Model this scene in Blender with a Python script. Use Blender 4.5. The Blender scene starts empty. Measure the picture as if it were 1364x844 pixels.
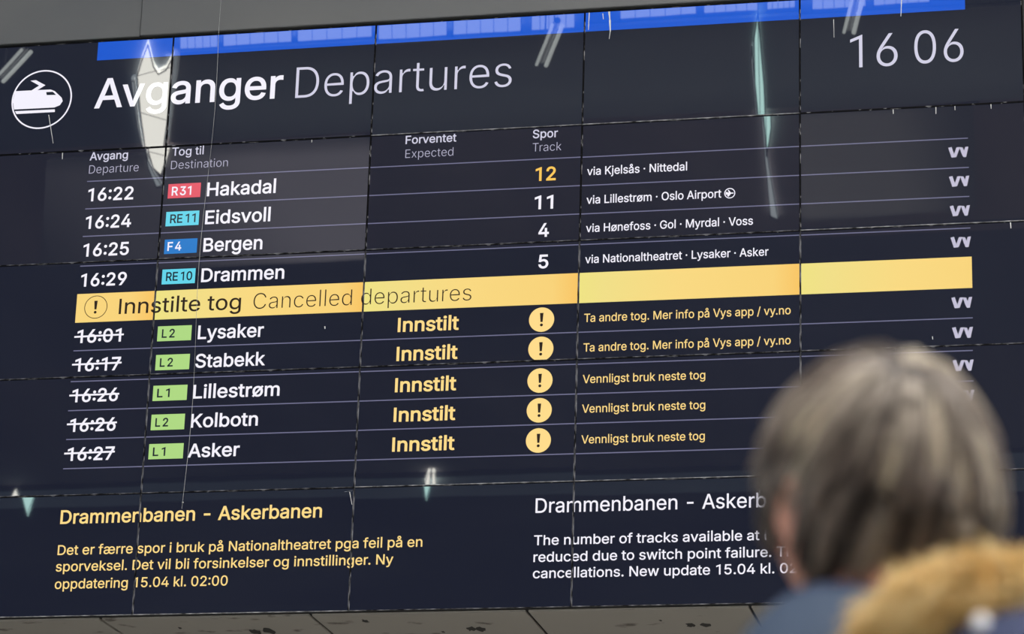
import bpy, bmesh, math, random
import numpy as np
from mathutils import Matrix, Vector, noise, geometry

random.seed(7)
rng = np.random.default_rng(7)
SC = bpy.context.scene
COL = SC.collection

# ------------------------------------------------------------------ camera
FPX = 3933.03                                   # focal length in pixels of the 1364 x 844 frame
CAM = np.array([6.55478, -14.97835, 1.05])
ROT = np.array([[0.978535394, 0.204016690, 0.029080459],
                [-0.038194321, 0.318213857, -0.947249247],
                [-0.202508461, 0.925806206, 0.319175801]])   # rows: right, down, forward
cam_data = bpy.data.cameras.new('camera')
cam = bpy.data.objects.new('camera', cam_data)
COL.objects.link(cam)
m4 = Matrix.Identity(4)
for i in range(3):
    m4[i][0] = ROT[0][i]; m4[i][1] = -ROT[1][i]; m4[i][2] = -ROT[2][i]; m4[i][3] = CAM[i]
cam.matrix_world = m4
cam_data.sensor_fit = 'HORIZONTAL'
cam_data.sensor_width = 36.0
cam_data.lens = FPX / 1364 * 36.0
cam_data.clip_end = 300
cam_data.dof.use_dof = True
cam_data.dof.focus_distance = 16.6
cam_data.dof.aperture_fstop = 5.4
SC.camera = cam

# ------------------------------------------------------------------ sky, lamps, exposure
SC.view_settings.view_transform = 'Standard'
SC.view_settings.look = 'None'
SC.view_settings.exposure = 0.0
SC.view_settings.gamma = 1.0
SC.view_settings.use_curve_mapping = False
SC.cycles.use_denoising = True
world = bpy.data.worlds.new('overcast_sky')
SC.world = world
world.use_nodes = True
bg = world.node_tree.nodes['Background']
bg.inputs['Color'].default_value = (0.80, 0.90, 1.0, 1)
bg.inputs['Strength'].default_value = 1.6
SKYLIGHT = 4.5          # glazing strip of the roof
SLIT = 17.0             # bright tapered panes
TOP_FILL = 12.0          # added roof panes, unseen, that brighten the head

# ------------------------------------------------------------------ helpers
def material(name, color, rough=0.6, emit=None, strength=1.0, metallic=0.0, spec=0.5):
    m = bpy.data.materials.new(name)
    m.use_nodes = True
    b = m.node_tree.nodes['Principled BSDF']
    b.inputs['Base Color'].default_value = (*color, 1)
    b.inputs['Roughness'].default_value = rough
    b.inputs['Metallic'].default_value = metallic
    b.inputs['Specular IOR Level'].default_value = spec
    if emit is not None:
        b.inputs['Emission Color'].default_value = (*emit, 1)
        b.inputs['Emission Strength'].default_value = strength
    return m

def lin(r, g, b):
    f = lambda c: (c / 255 / 12.92) if c <= 10 else ((c / 255 + 0.055) / 1.055) ** 2.4
    return (f(r), f(g), f(b))

def node(m, kind, **kw):
    n = m.node_tree.nodes.new(kind)
    for k, v in kw.items():
        setattr(n, k, v)
    return n

def link(m, a, b):
    m.node_tree.links.new(a, b)

def bsdf(m):
    return m.node_tree.nodes['Principled BSDF']

def noise_color(m, c1, c2, scale, lo=0.4, hi=0.6, detail=4, stretch=(1, 1, 1), target='Base Color'):
    tc = node(m, 'ShaderNodeTexCoord'); mp = node(m, 'ShaderNodeMapping')
    mp.inputs['Scale'].default_value = stretch
    nz = node(m, 'ShaderNodeTexNoise'); nz.inputs['Scale'].default_value = scale
    nz.inputs['Detail'].default_value = detail
    cr = node(m, 'ShaderNodeValToRGB')
    cr.color_ramp.elements[0].position = lo; cr.color_ramp.elements[0].color = (*c1, 1)
    cr.color_ramp.elements[1].position = hi; cr.color_ramp.elements[1].color = (*c2, 1)
    link(m, tc.outputs['Object'], mp.inputs['Vector']); link(m, mp.outputs[0], nz.inputs['Vector'])
    link(m, nz.outputs['Fac'], cr.inputs['Fac']); link(m, cr.outputs['Color'], bsdf(m).inputs[target])
    return nz, cr

def add_bump(m, scale, strength, dist=0.02, stretch=(1, 1, 1)):
    tc = node(m, 'ShaderNodeTexCoord'); mp = node(m, 'ShaderNodeMapping')
    mp.inputs['Scale'].default_value = stretch
    nz = node(m, 'ShaderNodeTexNoise'); nz.inputs['Scale'].default_value = scale
    bp = node(m, 'ShaderNodeBump'); bp.inputs['Strength'].default_value = strength
    bp.inputs['Distance'].default_value = dist
    link(m, tc.outputs['Object'], mp.inputs['Vector']); link(m, mp.outputs[0], nz.inputs['Vector'])
    link(m, nz.outputs['Fac'], bp.inputs['Height']); link(m, bp.outputs['Normal'], bsdf(m).inputs['Normal'])

def mesh_obj(name, me, mats, parent=None, smooth=False):
    o = bpy.data.objects.new(name, me)
    COL.objects.link(o)
    for mm in (mats if isinstance(mats, (list, tuple)) else [mats]):
        me.materials.append(mm)
    if parent is not None:
        o.parent = parent
    if smooth:
        me.polygons.foreach_set('use_smooth', [True] * len(me.polygons))
    return o

def obj(name, bm, mats, parent=None, smooth=False):
    me = bpy.data.meshes.new(name)
    bm.to_mesh(me); bm.free()
    return mesh_obj(name, me, mats, parent, smooth)

def add_box(bm, x0, x1, y0, y1, z0, z1, mi=0):
    vs = [bm.verts.new((x, y, z)) for z in (z0, z1) for y in (y0, y1) for x in (x0, x1)]
    for f in ((0, 2, 3, 1), (4, 5, 7, 6), (0, 1, 5, 4), (2, 6, 7, 3), (0, 4, 6, 2), (1, 3, 7, 5)):
        bm.faces.new([vs[i] for i in f]).material_index = mi
    return vs

def add_tube(bm, pts, radii, n=8, cap=True):
    rings = []
    pts = [Vector(p) for p in pts]
    if not isinstance(radii, (list, tuple)):
        radii = [radii] * len(pts)
    ref = Vector((0.12, 0.31, 0.94))
    for i, p in enumerate(pts):
        t = (pts[min(i + 1, len(pts) - 1)] - pts[max(i - 1, 0)]).normalized()
        u = t.cross(ref)
        if u.length < 1e-3: u = t.cross(Vector((1, 0, 0)))
        u.normalize(); v = t.cross(u)
        rings.append([bm.verts.new(p + radii[i] * (math.cos(2 * math.pi * k / n) * u + math.sin(2 * math.pi * k / n) * v)) for k in range(n)])
    for a, b in zip(rings, rings[1:]):
        for k in range(n):
            bm.faces.new((a[k], a[(k + 1) % n], b[(k + 1) % n], b[k]))
    if cap:
        bm.faces.new(rings[0][::-1]); bm.faces.new(rings[-1])

def thing(name, label, cat, loc=(0, 0, 0), group=None):
    o = bpy.data.objects.new(name, None)
    COL.objects.link(o); o.location = loc
    o.empty_display_size = 0.1
    o['label'] = label; o['category'] = cat
    if group: o['group'] = group
    return o

def tag(o, label, cat, group=None):
    o['label'] = label; o['category'] = cat
    if group: o['group'] = group
    return o

def struct(name, bm, mats, label=None):
    o = obj(name, bm, mats); o['kind'] = 'structure'
    if label: o['label'] = label; o['category'] = name.rstrip('_0123456789')
    return o

def ray(x, y):
    return ROT.T @ np.array([(x - 682) / FPX, (y - 422) / FPX, 1.0])

def at(x, y, depth):
    """the point seen at photo pixel (x, y) at this depth along the view axis"""
    return CAM + depth * ray(x, y)

def B(x, y):
    """the point (X, Z) of the board plane seen at photo pixel (x, y)"""
    d = ray(x, y); p = CAM - CAM[1] / d[1] * d
    return p[0], p[2]

def px(X, Z):
    q = ROT @ (np.array([X, 0.0, Z]) - CAM)
    return 682 + FPX * q[0] / q[2], 422 + FPX * q[1] / q[2]

def X_on_row(xp, Z):
    a, b = -3.0, 9.0
    for _ in range(50):
        m = (a + b) / 2
        if px(m, Z)[0] < xp: a = m
        else: b = m
    return (a + b) / 2

def mirror_hit(x, y, zr):
    """where the glass mirrors the hall at photo pixel (x, y): point on the roof underside, else on the back wall"""
    X, Z = B(x, y); P = np.array([X, 0, Z]); d = P - CAM; d[1] *= -1
    H = P + (zr - Z) / d[2] * d
    if H[1] < BACK_Y: H = P + BACK_Y / d[1] * d
    return H

# ------------------------------------------------------------------ hall (the setting)
BOARD_TOP, PW, PH, COLS, ROWS = 8.0151, 1.2154, 0.6863, 5, 5
BOARD_BOTTOM = BOARD_TOP - ROWS * PH
ROOF_Z, BACK_Y = 14.0, -30.0

m_floor = material('stone_floor', (0.38, 0.36, 0.33), 0.45)
noise_color(m_floor, (0.33, 0.31, 0.285), (0.45, 0.43, 0.40), 1.3)
m_roof = material('roof_boards', (0.55, 0.50, 0.50), 0.8)
nz, cr = noise_color(m_roof, (0.62, 0.62, 0.62), (1.0, 1.0, 1.0), 0.45, 0.35, 0.65, stretch=(1, 0.25, 1))
tc = node(m_roof, 'ShaderNodeTexCoord'); sx_ = node(m_roof, 'ShaderNodeSeparateXYZ'); mr = node(m_roof, 'ShaderNodeMapRange')
mr.inputs['From Min'].default_value = -30.0; mr.inputs['From Max'].default_value = -2.0
tint_bands = node(m_roof, 'ShaderNodeValToRGB'); tint_bands.color_ramp.interpolation = 'CONSTANT'     # roof colour stepped in bands to tint and brighten the screen reflections
tint_bands.color_ramp.elements[0].color = (0.40, 0.38, 0.40, 1); tint_bands.color_ramp.elements[1].position = 0.51; tint_bands.color_ramp.elements[1].color = (0.46, 0.52, 0.58, 1)
for p, c in ((0.20, (0.34, 0.36, 0.42)), (0.36, (0.72, 0.62, 0.62))):
    e = tint_bands.color_ramp.elements.new(p); e.color = (*c, 1)
mx = node(m_roof, 'ShaderNodeMix', data_type='RGBA', blend_type='MULTIPLY'); mx.inputs['Factor'].default_value = 1
link(m_roof, tc.outputs['Object'], sx_.inputs[0]); link(m_roof, sx_.outputs['Y'], mr.inputs['Value']); link(m_roof, mr.outputs[0], tint_bands.inputs['Fac'])
link(m_roof, cr.outputs['Color'], mx.inputs[6]); link(m_roof, tint_bands.outputs['Color'], mx.inputs[7]); link(m_roof, mx.outputs[2], bsdf(m_roof).inputs['Base Color'])
m_back = material('back_wall_plaster', (0.10, 0.11, 0.13), 0.8)
noise_color(m_back, (0.07, 0.08, 0.10), (0.20, 0.21, 0.22), 0.5, stretch=(0.3, 1, 1.2))
m_front = material('front_wall_plaster', (0.20, 0.20, 0.20), 0.8)
noise_color(m_front, (0.18, 0.18, 0.18), (0.23, 0.23, 0.23), 2.0)
m_fascia = material('painted_fascia_metal', (0.30, 0.30, 0.30), 0.55, metallic=0.0)
noise_color(m_fascia, (0.115, 0.118, 0.122), (0.140, 0.140, 0.138), 1.6, 0.3, 0.7, stretch=(0.5, 1, 1))
m_black = material('black_gap', (0.006, 0.006, 0.007), 0.7)
m_soffit = material('worn_soffit_board', (0.4, 0.37, 0.33), 0.85)
m_glow = material('bright_daylight_pane', (0.8, 0.8, 0.8), 0.4, (1.0, 0.98, 0.88), SLIT)
m_glow_green = material('greenish_daylight_pane', (0.8, 0.8, 0.8), 0.4, (0.62, 1.0, 0.93), SLIT * 0.8)
m_strip = material('daylight_glazing', (0.8, 0.8, 0.8), 0.4, (0.85, 0.95, 1.0), SKYLIGHT)
m_top = material('added_roof_glow', (0.8, 0.8, 0.8), 0.4, (1.0, 0.96, 0.90), TOP_FILL)
m_frame = material('window_frame_grey', (0.12, 0.12, 0.13), 0.5)

bm = bmesh.new(); add_box(bm, -24, 24, -32, 3.5, -0.2, 0); struct('floor', bm, m_floor)
bm = bmesh.new(); add_box(bm, -24, 24, -32, -1.5, ROOF_Z, ROOF_Z + 0.4); struct('ceiling', bm, m_roof)
bm = bmesh.new(); add_box(bm, -24, 24, BACK_Y - 0.4, BACK_Y, 0, ROOF_Z); struct('wall_back', bm, m_back)
# front wall: below the overhang it stands back, above the board it carries the fascia
bm = bmesh.new(); add_box(bm, -24, 24, 2.6, 3.0, 0, BOARD_BOTTOM + 0.05); struct('wall_front', bm, m_front)
bm = bmesh.new(); add_box(bm, -24, 24, 0.25, 0.65, BOARD_BOTTOM + 0.25, ROOF_Z); struct('wall_upper', bm, m_front)

# scuffs on the soffit boards, with shapes of their own
tc = node(m_soffit, 'ShaderNodeTexCoord'); mp = node(m_soffit, 'ShaderNodeMapping'); mp.inputs['Scale'].default_value = (1, 1.3, 1)
n1 = node(m_soffit, 'ShaderNodeTexNoise'); n1.inputs['Scale'].default_value = 5; n1.inputs['Detail'].default_value = 9
c1 = node(m_soffit, 'ShaderNodeValToRGB')
for e, p, c in zip(c1.color_ramp.elements, (0.30, 0.38), ((0.12, 0.10, 0.085), (0.33, 0.305, 0.265))):
    e.position = p; e.color = (*c, 1)
link(m_soffit, tc.outputs['Object'], mp.inputs['Vector']); link(m_soffit, mp.outputs[0], n1.inputs['Vector'])
link(m_soffit, n1.outputs['Fac'], c1.inputs['Fac']); link(m_soffit, c1.outputs['Color'], bsdf(m_soffit).inputs['Base Color'])
SOF = BOARD_BOTTOM - 0.012
joints = [-1.36 - 1.19 * 3, -1.36 - 1.19 * 2, -1.36 - 1.19, -1.36, -0.17, 1.02, 2.21, 3.40, 4.59, 5.78, 6.97, 8.16, 9.35]
for k, (a, b) in enumerate(zip(joints, joints[1:])):
    bm = bmesh.new(); add_box(bm, a + 0.009, b - 0.009, 0.035, 2.59, SOF, SOF + 0.0105)
    struct('trim_%d' % (k + 10), bm, m_soffit)
m_stain = material('dark_scuff', (0.03, 0.026, 0.022), 0.9)
bm = bmesh.new(); sr = random.Random(3)
for x, y, r in ((341, 841, 7), (358, 840, 7), (627, 837, 6), (641, 837.5, 6), (920, 832, 6), (940, 832, 6), (487, 827, 4), (240, 836, 2.5), (590, 841, 2.5), (880, 826, 2)):
    d = ray(x, y); P = CAM + (SOF - CAM[2]) / d[2] * d; n = 14
    vs = [bm.verts.new((P[0] + r / 235 * (1 + .35 * sr.uniform(-1, 1)) * math.cos(2 * math.pi * k / n), P[1] + 0.055 * r / 6 * (1 + .4 * sr.uniform(-1, 1)) * math.sin(2 * math.pi * k / n), SOF - 0.0006)) for k in range(n)]
    bm.faces.new(vs[::-1])
struct('trim_6', bm, m_stain)
bm = bmesh.new(); add_box(bm, joints[0], joints[-1], 0.10, 2.59, SOF + 0.02, SOF + 0.04); struct('trim_1', bm, m_black)

# fascia plates above the board: one vertical joint
FZ = BOARD_TOP + 0.018
for k, (a, b, y) in enumerate(((-6.0, 1.0085, 0.010), (1.010, 14.0, 0.0))):
    bm = bmesh.new(); add_box(bm, a, b, y - 0.012, y + 0.10, FZ, FZ + 2.6)
    bmesh.ops.bevel(bm, geom=[e for e in bm.edges], offset=0.003, segments=2, affect='EDGES')
    struct('trim_%d' % (k + 2), bm, m_fascia)
# dark casing round the board
bm = bmesh.new()
XR = COLS * PW
add_box(bm, XR + 0.004, XR + 0.5, -0.004, 0.2, BOARD_BOTTOM, BOARD_TOP)
add_box(bm, -0.4, -0.004, -0.004, 0.2, BOARD_BOTTOM, BOARD_TOP)
add_box(bm, -0.4, XR + 0.5, 0.09, 0.24, BOARD_BOTTOM, BOARD_TOP + 0.2)
struct('trim_4', bm, m_black)

# windows mirrored in the glass: a strip of roof glazing, tapered bright panes, low lancets in the back wall
def pane(name, outline, mat, framed=None, t=0.05):
    """a pane with a raised frame bar round it, lying on the roof underside or the back wall"""
    P = [Vector(p) for p in outline]
    flat = (P[1] - P[0]).cross(P[2] - P[0])
    nrm = Vector((0, 0, -1)) if abs(P[0].z - P[-1].z) < 0.02 else Vector((0, 1, 0))
    bm = bmesh.new()
    lo = [bm.verts.new(p + nrm * (0.03 if t > 0.001 else 0.01)) for p in P]; hi = [bm.verts.new(p - nrm * 0.02) for p in P]
    bm.faces.new(lo); bm.faces.new(hi[::-1])
    for i in range(len(P)):
        j = (i + 1) % len(P); bm.faces.new((lo[i], hi[i], hi[j], lo[j]))
    bmesh.ops.recalc_face_normals(bm, faces=bm.faces)
    w = struct(name, bm, mat)
    bm = bmesh.new()
    for i in range(len(P)):
        add_tube(bm, [P[i] + nrm * 0.05, P[(i + 1) % len(P)] + nrm * 0.05], t / 2, 6)
    for a, b in framed or ():
        add_tube(bm, [Vector(a) + nrm * 0.05, Vector(b) + nrm * 0.05], t * 0.3, 5)
    f = obj('window_frame', bm, m_frame, w)
    return w

def seen(pts):
    return [tuple(mirror_hit(x, y, ROOF_Z - 0.03)) for x, y in pts]

nwin = 1
for xa, xb in ((240, 290), (297, 389), (396, 496), (508, 600), (608, 698), (712, 770), (826, 928), (938, 1010), (1022, 1060), (1078, 1150), (1160, 1235)):
    ya = lambda x: 61 - 0.0588 * x
    q = seen([(xa, ya(xa) - 12), (xb, ya(xb) - 12), (xb, ya(xb) + 18 - xb * 0.006), (xa, ya(xa) + 18 - xa * 0.006)])
    pane('window_%d' % nwin, q, m_strip, [((np.array(q[0]) * (1 - s) + np.array(q[1]) * s), (np.array(q[3]) * (1 - s) + np.array(q[2]) * s)) for s in (0.2, 0.4, 0.6, 0.8)], 0.012)
    nwin += 1
q = seen([(200, 50), (192, 70), (186, 92), (190, 140), (196, 190), (203, 213), (212, 222), (220, 196), (225, 150), (231, 80), (231, 70), (224, 84), (214, 90), (208, 80)])
pane('window_%d' % nwin, q, m_glow, [(q[2], q[9]), (q[3], q[8]), (q[4], q[7])], 0.014); nwin += 1
q = seen([(178, 100), (182, 98), (187, 150), (195, 200), (205, 222), (214, 236), (206, 238), (196, 212), (186, 160)])
pane('window_%d' % nwin, q, m_strip, None, 0.012); nwin += 1
q = seen([(1010, 14), (1005, 50), (1006, 110), (1011, 160), (1014, 200), (1020, 160), (1018, 110), (1013, 50)])
pane('window_%d' % nwin, q, m_glow_green, [(q[0], q[4])], 0.014); nwin += 1
q = seen([(1002, 60), (1001, 80), (1006, 140), (1014, 228), (1018, 280), (1028, 285), (1018, 220), (1008, 140)])
pane('window_%d' % nwin, q, m_strip, None, 0.012); nwin += 1
for pts, mt in (([(31, 644), (26, 654), (28, 659), (34, 659), (35, 654)], m_glow), ([(23, 662), (28, 680), (31, 692), (38, 672), (40, 664)], m_glow_green),
                ([(570, 622), (565, 637), (567, 644), (572, 644), (573, 622)], m_glow), ([(575, 622), (575, 644), (579, 644), (580, 637), (579, 622)], m_glow),
                ([(571, 648), (574, 672), (581, 650)], m_glow_green)):
    pane('window_%d' % nwin, seen(pts), mt, None, 0.012); nwin += 1
# added glowing roof panes, faded at the edges, putting soft pale patches on screens
def patch_glow(n, color, strength, xs, ys):
    m = material('added_patch_glow_%d' % n, (0.5, 0.5, 0.5), 0.6, color, 0)
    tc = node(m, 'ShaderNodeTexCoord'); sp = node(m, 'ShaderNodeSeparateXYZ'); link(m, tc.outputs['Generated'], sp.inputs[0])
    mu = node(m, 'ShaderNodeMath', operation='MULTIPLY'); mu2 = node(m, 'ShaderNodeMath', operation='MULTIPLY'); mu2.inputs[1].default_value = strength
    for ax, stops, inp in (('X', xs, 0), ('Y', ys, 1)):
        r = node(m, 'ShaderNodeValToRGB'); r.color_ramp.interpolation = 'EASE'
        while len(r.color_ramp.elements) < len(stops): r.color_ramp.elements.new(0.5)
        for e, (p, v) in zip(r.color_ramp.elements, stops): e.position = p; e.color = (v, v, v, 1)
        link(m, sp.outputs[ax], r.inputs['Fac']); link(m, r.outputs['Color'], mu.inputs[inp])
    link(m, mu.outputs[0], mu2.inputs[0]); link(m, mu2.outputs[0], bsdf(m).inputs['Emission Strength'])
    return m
for k, (pts, mt) in enumerate((([(60, 205), (487, 182), (482, 338), (50, 360)], patch_glow(1, (1.0, .92, 1.0), 1.25, ((0, 0), (.35, .30), (.75, .95), (.985, 1), (1, .3)), ((0, .3), (.06, 1), (.85, .9), (1, .3)))),
                               ([(1071, 152), (1300, 138), (1305, 285), (1072, 302)], patch_glow(2, (1.0, .94, .88), 0.62, ((0, .8), (.02, 1), (.5, .9), (1, 0)), ((0, .3), (.08, 1), (.9, .9), (1, .3)))),
                               ([(240, 70), (1360, 5), (1362, 130), (225, 190)], patch_glow(3, (.80, 1.0, 1.0), 0.26, ((0, 0), (.1, 1), (.9, 1), (1, .8)), ((0, .6), (.3, 1), (.7, .7), (1, .2)))))):
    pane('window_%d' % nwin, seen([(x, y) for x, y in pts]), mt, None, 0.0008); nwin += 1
bm = bmesh.new(); add_box(bm, -14, 6, BACK_Y, BACK_Y + 0.02, 13.46, 13.90); struct('trim_5', bm, material('pale_teal_band', (0.70, 0.86, 0.92), 0.7))  # added pale band on the unseen wall, brightens a reflected strip in the screens
# added glowing roof panes out of view, lighting the head and back
for x0 in (6.2, 9.6, 13.0):
    for y0 in (-24.0, -18.0, -12.0):
        pane('window_%d' % nwin, [(x0, y0, ROOF_Z - 0.03), (x0 + 3.0, y0, ROOF_Z - 0.03), (x0 + 3.0, y0 + 5.4, ROOF_Z - 0.03), (x0, y0 + 5.4, ROOF_Z - 0.03)], m_top, None, 0.12)
        nwin += 1

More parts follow.
